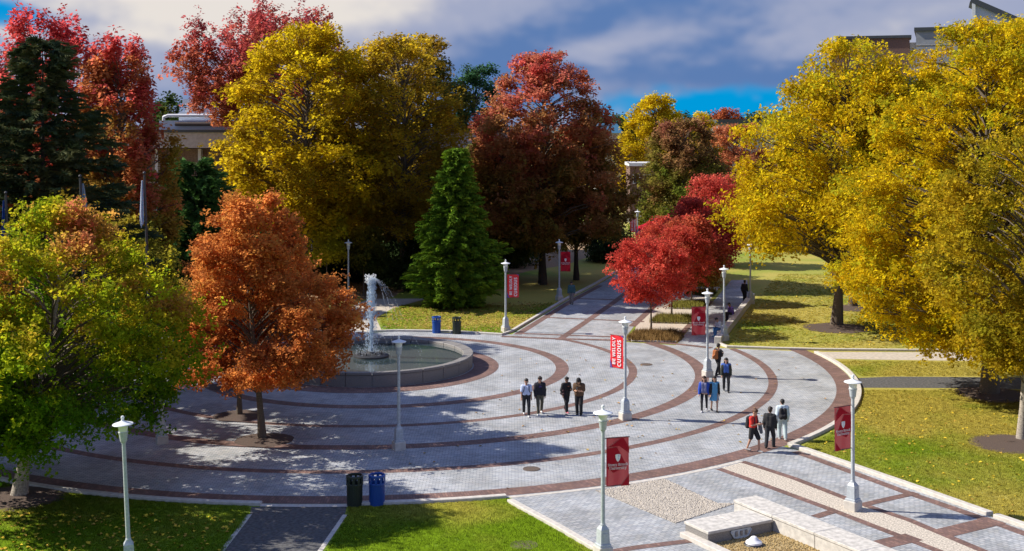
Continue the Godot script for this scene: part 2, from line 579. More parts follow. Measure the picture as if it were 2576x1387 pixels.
# o: base, h, r, cb (height where the crown begins), prof (crown radius from bottom to top, 0..1), boughs, per (sprigs to a bough),
# br (bough radius), sprig, scale, pal, turning (how far the hue follows the place in the crown), trunk, bark, up (upright sprays), lean
func broadleaf(called: String, label: String, group: String, o: Dictionary) -> Node3D:
	rng.seed = o.seed
	var base: Vector3 = o.base
	var H: float = o.h
	var R: float = o.r - o.get("br", o.r * .2) * .55
	var cb: float = o.cb
	var prof: Array = o.get("prof", [.55, .9, 1.0, .95, .75, .4])
	var up: float = o.get("up", 0.0)
	var lean: Vector3 = o.get("lean", Vector3.ZERO)
	var t := thing(called, label, o.get("cat", "tree"), base, 0.0, group)
	var wood := mb()
	var limbs := mb()
	var tr: float = o.get("trunk", H * .018)
	var fork := lerpf(cb, H, .30)
	var tp := []
	var trd := []
	for i in 9:
		var f := i / 8.0
		var y := f * H * .86
		var w := Vector3(sin(f * 5.0 + o.seed), 0, cos(f * 4.0 + o.seed * .7)) * .12 * f * R * .25
		tp.append(Vector3(0, y - .25 if i == 0 else y, 0) + lean * f + w)
		trd.append(tr * (1.35 if i == 0 else 1.0) * lerpf(1.0, .12, pow(f, .8)))
	tube(wood, tp, trd, 9)
	var buf := PackedFloat32Array()
	var nb: int = o.boughs
	var pal: Array = o.pal
	var turning: float = o.get("turning", .35)
	var scale: float = o.get("scale", 1.0)
	var gaps: float = o.get("gaps", .12)
	for i in nb:
		var f := fmod(i * .7548777 + rng.randf() * .06, 1.0)
		var pi := f * (prof.size() - 1)
		var env := lerpf(prof[int(pi)], prof[min(int(pi) + 1, prof.size() - 1)], pi - int(pi))
		# fewer boughs where the crown is narrow
		if rng.randf() > .25 + .75 * env:
			continue
		var th := i * .5698403 * TAU + rng.randf_range(-.35, .35)
		var lump := 1.0 + .46 * nz.get_noise_3d(cos(th) * 55.0 + o.seed * 13.0, f * 110.0, sin(th) * 55.0)
		if nz.get_noise_3d(cos(th) * 90.0 + o.seed * 31.0, f * 160.0 + 400.0, sin(th) * 90.0) < -.42 + gaps:
			continue
		var inner := rng.randf()
		var rad := R * env * lump * (lerpf(.25, .7, rng.randf()) if inner < .28 else lerpf(.70, .98, sqrt(rng.randf())))
		var y := lerpf(cb, H, f)
		var br: float = o.get("br", R * .2) * rng.randf_range(.65, 1.3) * (1.08 - .45 * f)
		y = minf(y, H - br * (.8 + 1.2 * up) + rng.randf_range(-1.2, .5) * up)
		var c := Vector3(cos(th) * rad, y, sin(th) * rad) + lean * (y / H)
		# the limb that carries this bough
		var from := clampf(y - rad * (.55 + .5 * up), cb * .75, H * .8)
		var ff := from / (H * .86)
		var s: Vector3 = tp[int(clampf(ff, 0, .999) * 8)].lerp(tp[int(clampf(ff, 0, .999) * 8) + 1], fmod(clampf(ff, 0, .999) * 8, 1.0))
		var mid := s.lerp(c, .55) + Vector3(0, rad * .10 + .1, 0)
		var lr := clampf(tr * .22 * (rad / R + .25), .014, .12)
		tube(limbs, [s, s.lerp(mid, .5) + Vector3(rng.randf_range(-.1, .1), .05 * rad, rng.randf_range(-.1, .1)), mid, c], [lr, lr * .8, lr * .55, lr * .18], 5, false)
		for q in 2:
			var e := c + Vector3(rng.randf_range(-1, 1), rng.randf_range(-.2, .7), rng.randf_range(-1, 1)) * br * .8
			tube(limbs, [mid.lerp(c, rng.randf_range(.2, .8)), e], [lr * .32, lr * .12], 4, false)
		var hue_bough := rng.randf()
		var outward := Vector3(cos(th), .35, sin(th))
		var n: int = int(o.per * rng.randf_range(.7, 1.3) * br * br / pow(o.get("br", R * .2), 2.0))
		if rng.randf() < .22:      # a thin bough
			n = n / 3
		for k in n:
			var d := Vector3(rng.randf_range(-1, 1), rng.randf_range(-.62, 1), rng.randf_range(-1, 1)).normalized()
			var rr := br * pow(rng.randf(), .42) * (1.0 + (.55 if rng.randf() < .12 else 0.0))
			var slim := 1.0 - .42 * up
			var p := c + Vector3(d.x * rr * slim, d.y * rr * (.72 + up * (1.5 if d.y > 0 else .5)), d.z * rr * slim) + outward * rr * .15
			if up > 0 and d.y > .2:      # the sprays narrow to upright tips
				var pinch := 1.0 - .75 * up * (d.y - .2) * rr / br
				p.x = c.x + (p.x - c.x) * pinch
				p.z = c.z + (p.z - c.z) * pinch
			var tt := clampf((p.y - cb) / (H - cb), 0, 1)
			var patch := nz.get_noise_3d(p.x * 22.0 + o.seed * 7.0, p.y * 22.0, p.z * 22.0)
			var v := turning * tt + (1.0 - turning) * (hue_bough * .55 + .45 * rng.randf()) + patch * .45
			var col := pick(pal, v)
			var j := rng.randf_range(.74, 1.26)
			col = Color(col.r * j, col.g * j * rng.randf_range(.92, 1.08), col.b * j)
			var b := Basis.from_euler(Vector3(rng.randf_range(-.7, .7), rng.randf() * TAU, rng.randf_range(-.7, .7))).scaled(Vector3.ONE * scale * rng.randf_range(.75, 1.2))
			put(buf, b, p, col)
	part("trunk", wood, o.get("bark", M.bark), t)
	part("limbs", limbs, M.bark, t).set_meta("kind", "stuff")
	many("crown", sprigs[o.get("sprig", "mid")], M.leaf, buf, t)
	return t

func conifer(called: String, label: String, o: Dictionary) -> Node3D:
	rng.seed = o.seed
	var H: float = o.h
	var R: float = o.r
	var t := thing(called, label, "conifer", o.base, 0.0, o.get("group", ""))
	var wood := mb()
	var pts := []
	var rad := []
	for i in 8:
		var f := i / 7.0
		pts.append(Vector3(sin(f * 3 + o.seed) * .06 * f, f * H * .985 - (.25 if i == 0 else 0.0), 0))
		rad.append(lerpf(o.get("trunk", .2), .015, f))
	tube(wood, pts, rad, 8)
	var buf := PackedFloat32Array()
	var y: float = o.get("cb", .25)
	var k := 0
	var scale: float = o.get("scale", 1.0)
	var ragged: float = o.get("ragged", .25)
	while y < H - .15:
		var f := y / H
		var L0 := R * pow(1.0 - f, o.get("taper", .8)) * smoothstep(-.12, .16, f) + .12
		var n := int(o.get("per", 9) * (.55 + .6 * (1 - f)))
		for i in n:
			var th := TAU * i / n + k * 1.7 + rng.randf_range(-.3, .3)
			var L := L0 * (1.0 + ragged * (nz.get_noise_2d(th * 40.0 + o.seed * 9.0, y * 30.0) * 1.6 + rng.randf_range(-.5, .5)))
			var out := Vector3(cos(th), 0, sin(th))
			var droop: float = o.get("droop", .18)
			var m := int(L / (.20 * scale)) + 2
			var prev := Vector3(0, y, 0)
			for q in m:
				var s := (q + 1.0) / m
				var p := Vector3(0, y, 0) + out * L * s + Vector3(0, L * (-droop * s + .16 * s * s), 0)
				if s > .18:
					for w in 2:
						var side := (1.0 if w else -1.0) * rng.randf_range(.2, .9) * (1.1 - s)
						var dir := out.rotated(Vector3.UP, side) + Vector3(0, rng.randf_range(-.25, .3), 0)
						var b := Basis.looking_at(-dir.normalized(), Vector3.UP).rotated(dir.normalized(), rng.randf_range(-.8, .8)).scaled(Vector3.ONE * scale * rng.randf_range(.75, 1.25))
						var c := pick(o.pal, rng.randf() * .7 + .3 * nz.get_noise_3d(p.x * 25.0, p.y * 25.0, p.z * 25.0) + .15)
						var j := rng.randf_range(.75, 1.25)
						put(buf, b, p + Vector3(rng.randf_range(-.08, .08), rng.randf_range(-.12, .12), rng.randf_range(-.08, .08)), Color(c.r * j, c.g * j, c.b * j))
				prev = p
			tube(wood, [Vector3(0, y, 0), Vector3(0, y, 0) + out * L * .5 + Vector3(0, -L * droop * .45, 0), prev], [.012 + L * .008, .01, .005], 4, false)
		y += o.get("step", .3) * (1.0 - .35 * f)
		k += 1
	part("trunk", wood, M.bark_dark, t)
	many("crown", sprigs.needle, M.needle, buf, t)
	return t

func at_z(x: float, z: float) -> Vector3:
	return Vector3((x - CX) / F * z, 0, -z)

# height of a pixel row at a depth
func top_of(y: float, z: float) -> float:
	return CAM_H - (y - HY) / F * z

func make_trees() -> void:
	var yellow := [[.42, .33, .014], [.60, .44, .010], [.70, .51, .012], [.44, .41, .018], [.74, .54, .014]]
	var gold := [[.36, .26, .02], [.50, .36, .012], [.60, .445, .012], [.70, .53, .012]]
	var orange := [[.42, .14, .045], [.58, .21, .055], [.66, .26, .065], [.70, .32, .07]]
	var red := [[.42, .04, .035], [.58, .075, .055], [.66, .11, .075], [.62, .17, .10]]
	var crimson := [[.42, .26, .05], [.50, .21, .07], [.58, .14, .09], [.62, .09, .09], [.52, .07, .08]]
	var mixed := [[.10, .22, .012], [.12, .25, .014], [.19, .31, .014], [.34, .39, .014], [.48, .40, .02], [.54, .30, .06], [.62, .21, .10]]
	var brown := [[.18, .16, .03], [.28, .18, .04], [.44, .21, .08], [.56, .18, .11], [.60, .12, .10]]
	var olive := [[.12, .16, .02], [.18, .20, .025], [.26, .23, .03], [.34, .26, .04]]
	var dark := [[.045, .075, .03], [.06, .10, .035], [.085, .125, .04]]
	var fir := [[.09, .18, .02], [.17, .29, .028], [.29, .41, .035]]
	var spruce := [[.045, .07, .045], [.07, .105, .05], [.12, .13, .055], [.16, .16, .05]]

	# --- on and beside the plaza, left
	broadleaf("shade_tree", "broad tree on front lawn, leaves turning from green to yellow and orange", "", {"seed": 11, "base": gp(45, 1250), "h": 10.9, "r": 6.0, "cb": 2.4, "prof": [.55, .9, 1.0, .98, .84, .60, .36, .16], "boughs": 300, "per": 74, "br": 1.05, "sprig": "fine", "pal": mixed, "turning": .62, "trunk": .26, "bark": M.bark_pale, "lean": Vector3(1.7, 0, 0)})
	var oak_prof := [.5, 1.0, 1.0, .80, .62, .46, .36, .18]
	broadleaf("pin_oak", "copper orange pin oak with tiered branches in a round mulch bed", "", {"seed": 21, "base": gp(660, 1106), "h": 10.7, "r": 4.6, "cb": 2.6, "lean": Vector3(-.75, 0, 0), "prof": oak_prof, "boughs": 240, "per": 62, "br": .78, "sprig": "fine", "pal": orange, "turning": .2, "trunk": .17, "bark": M.bark, "gaps": .2})
	broadleaf("pin_oak", "copper oak beside the fountain, just behind the biggest orange one", "", {"seed": 22, "base": gp(602, 1047), "h": 8.6, "r": 3.6, "cb": 3.4, "prof": oak_prof, "boughs": 150, "per": 50, "br": .72, "sprig": "fine", "pal": orange, "turning": .2, "trunk": .13, "gaps": .2})
	broadleaf("pin_oak", "thin copper oak hidden farthest behind in the row of orange oaks", "", {"seed": 23, "base": gp(575, 974), "h": 7.6, "r": 3.0, "cb": 3.4, "prof": oak_prof, "boughs": 110, "per": 46, "br": .7, "sprig": "fine", "pal": orange, "turning": .2, "trunk": .11, "gaps": .2})

	# stands just outside the frame; its shadow lies on the pavers under the broad tree
	broadleaf("shade_tree", "turning tree at the plaza edge that shades the pavers before the oaks", "", {"seed": 13, "base": Vector3(-30.2, 0, -57.5), "h": 13.6, "r": 4.8, "cb": 2.4, "boughs": 220, "per": 30, "br": 1.2, "sprig": "coarse", "pal": mixed, "turning": .5, "trunk": .26})
	broadleaf("shade_tree", "lower turning tree at the plaza edge behind the broad front tree", "", {"seed": 14, "base": Vector3(-29.2, 0, -52.0), "h": 12.0, "r": 4.4, "cb": 2.2, "boughs": 220, "per": 34, "br": 1.2, "sprig": "coarse", "pal": mixed, "turning": .5, "trunk": .24})
	# --- left background
	conifer("spruce_tree", "dark ragged spruce standing before crimson trees", {"seed": 31, "base": at_z(105, 64), "h": top_of(82, 64), "r": 4.3, "pal": spruce, "per": 7, "step": .5, "droop": .1, "scale": 1.5, "ragged": .8, "taper": .62, "trunk": .28})
	broadleaf("maple_tree", "tall crimson maple with spiky top behind the dark spruce", "", {"seed": 32, "base": at_z(120, 82), "h": top_of(8, 82), "r": 4.6, "cb": 4.0, "prof": [.7, .95, 1, .95, .82, .6, .34], "boughs": 230, "per": 34, "br": 1.1, "sprig": "coarse", "scale": .8, "pal": crimson, "turning": .75, "up": .9, "gaps": .26})
	broadleaf("maple_tree", "crimson maple at the far edge behind the blue flag", "", {"seed": 33, "base": at_z(-70, 84), "h": top_of(60, 84), "r": 3.6, "cb": 4.0, "boughs": 130, "per": 34, "br": 1.1, "sprig": "coarse", "scale": .8, "pal": crimson, "turning": .7, "up": .9})
	broadleaf("maple_tree", "maple turning from olive to red behind the flagpoles", "", {"seed": 34, "base": at_z(300, 80), "h": top_of(92, 80), "r": 3.7, "cb": 2.2, "prof": [.75, .9, 1.0, 1.0, .9, .68, .34], "boughs": 260, "per": 34, "br": 1.0, "sprig": "coarse", "scale": .8, "pal": [[.24, .23, .03], [.36, .29, .035], [.44, .27, .05], [.52, .19, .07], [.60, .11, .09], [.56, .08, .08]], "turning": .8, "up": .8, "gaps": .16})
	broadleaf("maple_tree", "low olive and yellow maple between the flagpoles", "", {"seed": 35, "base": at_z(290, 74), "h": 8.2, "r": 3.6, "cb": 1.0, "boughs": 140, "per": 34, "br": 1.0, "sprig": "mid", "pal": [[.14, .17, .02], [.22, .22, .025], [.34, .29, .03], [.44, .32, .04]], "turning": .4})
	conifer("juniper_tree", "feathery dark green juniper before the low building", {"seed": 36, "base": at_z(490, 92), "h": 11.0, "r": 3.3, "pal": [[.05, .12, .035], [.08, .18, .045], [.12, .24, .055]], "per": 8, "step": .45, "droop": -.25, "scale": 1.7, "ragged": .6, "taper": .45})

	# --- big trees behind the fountain
	broadleaf("yellow_tree", "wide yellow tree with bright low boughs behind the fountain", "", {"seed": 41, "base": at_z(770, 101), "h": top_of(62, 101), "r": 6.9, "cb": 5.6, "prof": [.62, .95, 1.0, .93, .78, .62, .34], "boughs": 320, "per": 40, "br": 1.35, "sprig": "coarse", "scale": .85, "pal": gold, "turning": .25, "trunk": .36, "gaps": .2})
	broadleaf("yellow_tree", "dull golden tree rising behind the pointed green fir", "", {"seed": 42, "base": at_z(1015, 104), "h": top_of(92, 104), "r": 6.0, "cb": 5.0, "prof": [.7, .95, 1.0, 1.0, .92, .74, .42], "boughs": 300, "per": 28, "br": 1.3, "sprig": "coarse", "scale": .85, "pal": [[.26, .16, .02], [.34, .24, .02], [.46, .32, .02], [.58, .41, .015]], "turning": .4, "trunk": .34, "gaps": .18})
	broadleaf("maple_tree", "tall russet maple with feathery top behind the wide yellow tree", "", {"seed": 43, "base": at_z(690, 118), "h": top_of(14, 118), "r": 8.4, "cb": 14.0, "prof": [.8, 1.0, 1.0, .9, .72, .4], "boughs": 260, "per": 36, "br": 1.3, "sprig": "coarse", "scale": .85, "pal": [[.42, .15, .06], [.46, .13, .075], [.48, .09, .085], [.40, .075, .09]], "turning": .6, "up": .9, "gaps": .16, "trunk": .3})
	broadleaf("oak_tree", "green and bronze oak at the back right of the golden tree", "", {"seed": 44, "base": at_z(1060, 124), "h": top_of(86, 124), "r": 5.2, "cb": 8.0, "boughs": 150, "per": 34, "br": 1.5, "sprig": "coarse", "pal": [[.06, .11, .03], [.13, .14, .03], [.30, .19, .02], [.36, .24, .02]], "turning": .5})
	broadleaf("oak_tree", "deep green oak in the gap beside the red maple", "", {"seed": 45, "base": at_z(1195, 128), "h": top_of(160, 128), "r": 3.4, "cb": 5.0, "prof": [.7, .9, 1, .95, .8, .45], "boughs": 120, "per": 34, "br": 1.3, "sprig": "coarse", "pal": [[.03, .09, .05], [.045, .12, .055], [.07, .15, .05]], "turning": .3})
	conifer("fir_tree", "pointed bright green fir on the lawn behind the fountain", {"seed": 46, "base": gp(1148, 772), "h": 12.0, "r": 3.15, "pal": fir, "per": 11, "step": .27, "droop": .10, "scale": 1.1, "ragged": .5, "taper": .8, "trunk": .22})
	broadleaf("maple_tree", "tall maple with red crown and brown skirt beside the far walkway", "", {"seed": 47, "base": gp(1365, 716), "h": top_of(128, 106.5), "r": 6.1, "cb": 3.4, "prof": [.75, .98, 1.0, .98, .94, .84, .66, .46, .28], "boughs": 400, "per": 42, "br": 1.2, "sprig": "coarse", "scale": .82, "pal": brown, "turning": .72, "trunk": .34, "bark": M.bark_dark, "gaps": .12})
	broadleaf("maple_tree", "dusky brown maple overhanging the far walkway", "", {"seed": 48, "base": gp(1450, 705), "h": top_of(330, 110), "r": 5.0, "cb": 3.2, "boughs": 190, "per": 28, "gaps": .22, "br": 1.2, "sprig": "coarse", "scale": .82, "pal": [[.16, .15, .03], [.26, .18, .04], [.36, .20, .06], [.42, .16, .07]], "turning": .5, "trunk": .24, "bark": M.bark_dark})
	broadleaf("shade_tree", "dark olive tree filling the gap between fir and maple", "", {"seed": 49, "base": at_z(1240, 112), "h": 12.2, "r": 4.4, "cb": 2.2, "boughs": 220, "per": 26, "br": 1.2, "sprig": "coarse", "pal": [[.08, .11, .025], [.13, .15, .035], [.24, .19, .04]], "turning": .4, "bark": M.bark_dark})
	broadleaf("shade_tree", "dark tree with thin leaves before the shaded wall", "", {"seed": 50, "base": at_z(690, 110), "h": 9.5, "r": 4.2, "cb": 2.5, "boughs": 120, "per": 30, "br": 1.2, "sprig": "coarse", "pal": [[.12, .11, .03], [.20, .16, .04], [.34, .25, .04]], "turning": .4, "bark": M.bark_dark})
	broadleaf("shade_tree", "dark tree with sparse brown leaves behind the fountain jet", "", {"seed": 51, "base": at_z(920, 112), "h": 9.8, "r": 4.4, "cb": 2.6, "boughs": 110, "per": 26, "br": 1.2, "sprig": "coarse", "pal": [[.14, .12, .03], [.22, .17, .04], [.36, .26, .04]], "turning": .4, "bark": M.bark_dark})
	broadleaf("ornamental_tree", "small bright yellow tree beside the lamp in the shade", "", {"seed": 52, "base": at_z(822, 98.5), "h": 6.3, "r": 1.7, "cb": 3.0, "boughs": 34, "per": 30, "br": .75, "sprig": "mid", "pal": [[.30, .32, .02], [.45, .42, .02], [.55, .46, .02]], "turning": .3, "trunk": .07})
	broadleaf("ornamental_tree", "small olive tree with yellow tips by the shaded slope", "", {"seed": 53, "base": at_z(915, 100), "h": 5.6, "r": 1.9, "cb": 2.2, "boughs": 34, "per": 28, "br": .75, "sprig": "mid", "pal": [[.06, .08, .015], [.14, .14, .02], [.32, .25, .02]], "turning": .6, "trunk": .07})
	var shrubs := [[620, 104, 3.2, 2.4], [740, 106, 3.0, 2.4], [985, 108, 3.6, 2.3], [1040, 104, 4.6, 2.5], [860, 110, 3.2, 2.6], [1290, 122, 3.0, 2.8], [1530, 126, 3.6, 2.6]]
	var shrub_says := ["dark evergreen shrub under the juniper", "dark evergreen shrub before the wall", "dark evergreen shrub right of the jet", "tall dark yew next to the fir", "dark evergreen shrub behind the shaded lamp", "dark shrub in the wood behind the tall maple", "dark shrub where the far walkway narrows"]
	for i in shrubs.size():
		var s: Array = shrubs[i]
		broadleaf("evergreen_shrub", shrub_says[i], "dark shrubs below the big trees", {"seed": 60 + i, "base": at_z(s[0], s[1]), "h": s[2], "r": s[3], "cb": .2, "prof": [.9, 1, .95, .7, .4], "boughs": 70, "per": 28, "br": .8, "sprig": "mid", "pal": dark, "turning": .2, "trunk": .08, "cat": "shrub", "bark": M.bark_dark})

	# --- red maples in the planting beds
	var rm := [0.0, .8, 1.0, .9, .7, .35]
	rm[0] = .55
	broadleaf("red_maple", "scarlet maple in the brown planting bed nearest the plaza", "", {"seed": 71, "base": gp(1638, 838), "h": 6.2, "r": 3.3, "cb": 2.2, "gaps": .24, "prof": rm, "boughs": 105, "per": 44, "br": .82, "sprig": "fine", "pal": red, "turning": .2, "trunk": .075})
	broadleaf("red_maple", "scarlet maple in the second green planting bed", "", {"seed": 72, "base": gp(1690, 800), "h": 6.6, "r": 3.2, "cb": 2.2, "gaps": .2, "prof": rm, "boughs": 100, "per": 42, "br": .82, "sprig": "fine", "pal": [[.40, .14, .05], [.52, .09, .05], [.62, .10, .07], [.56, .22, .09]], "turning": .3, "trunk": .075})
	broadleaf("red_maple", "maple half bronze half red in the third planting bed", "", {"seed": 73, "base": gp(1740, 762), "h": 6.6, "r": 2.9, "cb": 1.5, "prof": rm, "boughs": 130, "per": 34, "br": .7, "sprig": "mid", "pal": [[.22, .19, .03], [.34, .18, .04], [.52, .12, .06], [.60, .09, .06]], "turning": .7, "trunk": .075, "bark": M.bark_pale})
	broadleaf("red_maple", "dark red maple deeper in the row of planting beds", "", {"seed": 74, "base": at_z(1765, 108), "h": top_of(500, 108), "r": 3.3, "cb": 1.5, "prof": rm, "boughs": 140, "per": 34, "br": .8, "sprig": "mid", "pal": [[.42, .05, .045], [.54, .08, .06], [.62, .11, .08]], "turning": .3, "trunk": .08})
	broadleaf("red_maple", "bright red maple at the far end of the bed row", "", {"seed": 75, "base": at_z(1800, 122), "h": top_of(442, 122), "r": 3.6, "cb": 1.8, "prof": rm, "boughs": 140, "per": 34, "br": .9, "sprig": "mid", "pal": [[.48, .08, .06], [.60, .10, .075], [.66, .14, .09]], "turning": .3, "trunk": .09})
	broadleaf("red_maple", "deep red maple behind the far lamps", "", {"seed": 76, "base": at_z(1690, 114), "h": top_of(545, 114), "r": 2.6, "cb": 1.4, "prof": rm, "boughs": 90, "per": 34, "br": .8, "sprig": "mid", "pal": red, "turning": .3, "trunk": .08})

	# --- yellow trees on the right
	broadleaf("yellow_tree", "big yellow tree with bare lower limbs on the back lawn", "", {"seed": 81, "base": gp(2105, 820), "h": top_of(96, 85), "r": 8.4, "cb": 5.0, "prof": [.66, .97, 1.0, .97, .84, .60, .34, .12], "lean": Vector3(1.1, 0, 0), "boughs": 480, "per": 44, "br": 1.35, "sprig": "mid", "pal": yellow, "turning": .15, "trunk": .36, "gaps": .14})
	broadleaf("yellow_tree", "yellow tree standing second on the back lawn, behind the big one", "", {"seed": 82, "base": gp(2146, 772), "h": 16.0, "r": 6.0, "cb": 4.6, "boughs": 180, "per": 34, "br": 1.4, "sprig": "coarse", "pal": gold, "turning": .2, "trunk": .3})
	broadleaf("yellow_tree", "largest yellow tree, its boughs sweeping down over the paths", "", {"seed": 83, "base": gp(2490, 992), "h": top_of(48, 63.3), "r": 7.2, "cb": 2.7, "prof": [.6, .95, 1.0, 1.0, .94, .78, .50, .24], "boughs": 560, "per": 56, "br": 1.2, "sprig": "fine", "scale": 1.15, "pal": yellow, "turning": .15, "trunk": .4, "gaps": .10})
	broadleaf("yellow_tree", "pale trunked yellow tree in the mulch bed on the right lawn", "", {"seed": 84, "base": gp(2570, 1108), "h": 13.5, "r": 4.2, "cb": 3.1, "prof": [.5, .85, 1, 1, .9, .6], "boughs": 200, "per": 48, "br": .95, "sprig": "fine", "scale": 1.1, "pal": [[.24, .26, .02], [.36, .30, .02], [.52, .38, .02], [.60, .44, .02]], "turning": .2, "trunk": .2, "bark": M.bark_pale, "gaps": .2, "lean": Vector3(.8, 0, 0)})
	broadleaf("yellow_tree", "yellow tree in front of the grey building", "", {"seed": 85, "base": at_z(2330, 84), "h": top_of(180, 84), "r": 5.2, "cb": 4.0, "boughs": 220, "per": 36, "br": 1.3, "sprig": "coarse", "scale": .9, "pal": yellow, "turning": .2, "trunk": .3})
	broadleaf("yellow_tree", "yellow tree with green patches at the far end of the grey building", "", {"seed": 86, "base": at_z(2660, 76), "h": top_of(70, 76), "r": 6.2, "cb": 3.5, "boughs": 220, "per": 36, "br": 1.3, "sprig": "coarse", "scale": .9, "pal": [[.20, .24, .02], [.38, .32, .02], [.54, .39, .02]], "turning": .2, "trunk": .3})

	broadleaf("yellow_tree", "low golden tree at the far side of the back lawn", "", {"seed": 87, "base": at_z(1945, 138), "h": 8.5, "r": 4.6, "cb": 1.0, "boughs": 100, "per": 30, "br": 1.2, "sprig": "coarse", "pal": gold, "turning": .2, "trunk": .16})
	broadleaf("shade_tree", "olive tree between the two golden ones past the back lawn", "", {"seed": 88, "base": at_z(2045, 142), "h": 8.0, "r": 4.6, "cb": .8, "boughs": 100, "per": 30, "br": 1.2, "sprig": "coarse", "pal": olive, "turning": .3, "trunk": .16})
	broadleaf("yellow_tree", "wide golden tree past the back lawn beside the olive one", "", {"seed": 89, "base": at_z(2160, 136), "h": 9.0, "r": 5.0, "cb": 1.0, "boughs": 100, "per": 30, "br": 1.3, "sprig": "coarse", "pal": gold, "turning": .2, "trunk": .16})
	# --- far down the walkway
	broadleaf("shade_tree", "rounded tree, green below and brown on top, closing the walkway", "", {"seed": 91, "base": at_z(1718, 150), "h": top_of(300, 150), "r": 5.8, "cb": 1.0, "prof": [.85, 1.0, 1.0, .92, .78, .6, .35], "boughs": 220, "per": 36, "br": 1.2, "sprig": "coarse", "pal": [[.12, .18, .02], [.16, .20, .025], [.22, .19, .035], [.30, .17, .07], [.34, .14, .08]], "turning": .8})
	broadleaf("yellow_tree", "round golden tree beyond the end of the walkway", "", {"seed": 92, "base": at_z(1648, 200), "h": top_of(238, 200), "r": 6.3, "cb": 3.0, "prof": [.8, 1, .95, .8, .6, .35], "boughs": 180, "per": 34, "br": 1.5, "sprig": "coarse", "scale": 1.25, "pal": gold, "turning": .2})
	broadleaf("yellow_tree", "smaller golden tree beside the distant blue windows", "", {"seed": 93, "base": at_z(1770, 205), "h": top_of(282, 205), "r": 3.4, "cb": 3.0, "boughs": 80, "per": 30, "br": 1.4, "sprig": "coarse", "scale": 1.25, "pal": gold, "turning": .2})
	broadleaf("maple_tree", "coral orange tree in front of the distant building", "", {"seed": 94, "base": at_z(1858, 172), "h": top_of(312, 172), "r": 5.0, "cb": 2.0, "prof": [.9, 1, 1, .9, .75, .45], "boughs": 130, "per": 34, "br": 1.2, "sprig": "coarse", "pal": [[.36, .17, .09], [.48, .19, .09], [.62, .23, .10]], "turning": .7})
	broadleaf("maple_tree", "orange red tree above the distant roof", "", {"seed": 95, "base": at_z(1828, 275), "h": top_of(273, 275), "r": 4.2, "cb": 5.0, "boughs": 70, "per": 30, "br": 1.7, "sprig": "coarse", "scale": 1.6, "pal": [[.30, .09, .04], [.42, .12, .05]], "turning": .4})
	var far := [[1540, 300, 288, 6.5], [1572, 320, 292, 6.0], [1905, 300, 282, 7.0], [1945, 310, 286, 7.0], [1742, 330, 283, 7.0], [1700, 340, 287, 6.0], [1790, 350, 290, 7.0], [1500, 290, 296, 6.0], [430, 240, 236, 3.2], [405, 250, 246, 3.5], [1620, 330, 290, 7.0], [1860, 340, 292, 6.0]]
	var far_says := ["far green tree just behind the teal roof", "second far green tree beyond the teal roof", "far green tree behind the slate building", "far green tree past the slate building towards the yellow trees", "far green tree peeping above the round golden tree", "far tree hidden behind the round golden tree", "far tree between the golden tree and the slate building", "far tree behind the dusky brown maple", "far green tree above the roof plant", "far green tree beside the roof plant and crimson maple", "far tree behind the rounded green and brown tree", "far tree behind the coral orange tree"]
	for i in far.size():
		var s: Array = far[i]
		broadleaf("woodland_tree", far_says[i], "trees of the wood on the horizon", {"seed": 110 + i, "base": at_z(s[0], s[1]), "h": top_of(s[2], s[1]), "r": s[3], "cb": 2.0, "prof": [.9, 1, .95, .8, .5], "boughs": 46, "per": 26, "br": 2.2, "sprig": "coarse", "scale": 2.0, "pal": [[.03, .06, .015], [.05, .085, .018], [.10, .10, .02]], "turning": .2})
# ---------------------------------------------------------------- ground, paving, kerbs
func lawn_color(x: float, z: float) -> Color:
	var a := nz.get_noise_2d(x * 5.0, z * 5.0)
	var b := nz.get_noise_2d(x * 19.0 + 300.0, z * 19.0)
	# the watered front lawns are greener than the dry ones further off
	var watered := .42 * smoothstep(-49.0, -45.0, z) * smoothstep(8.0, 3.0, x)
	var t := clampf(.56 + .16 * smoothstep(6.0, 11.0, x) + a * 1.0 + b * .6 - watered, 0, 1)
	return Color(.16, .26, .010).lerp(Color(.42, .35, .07), t)

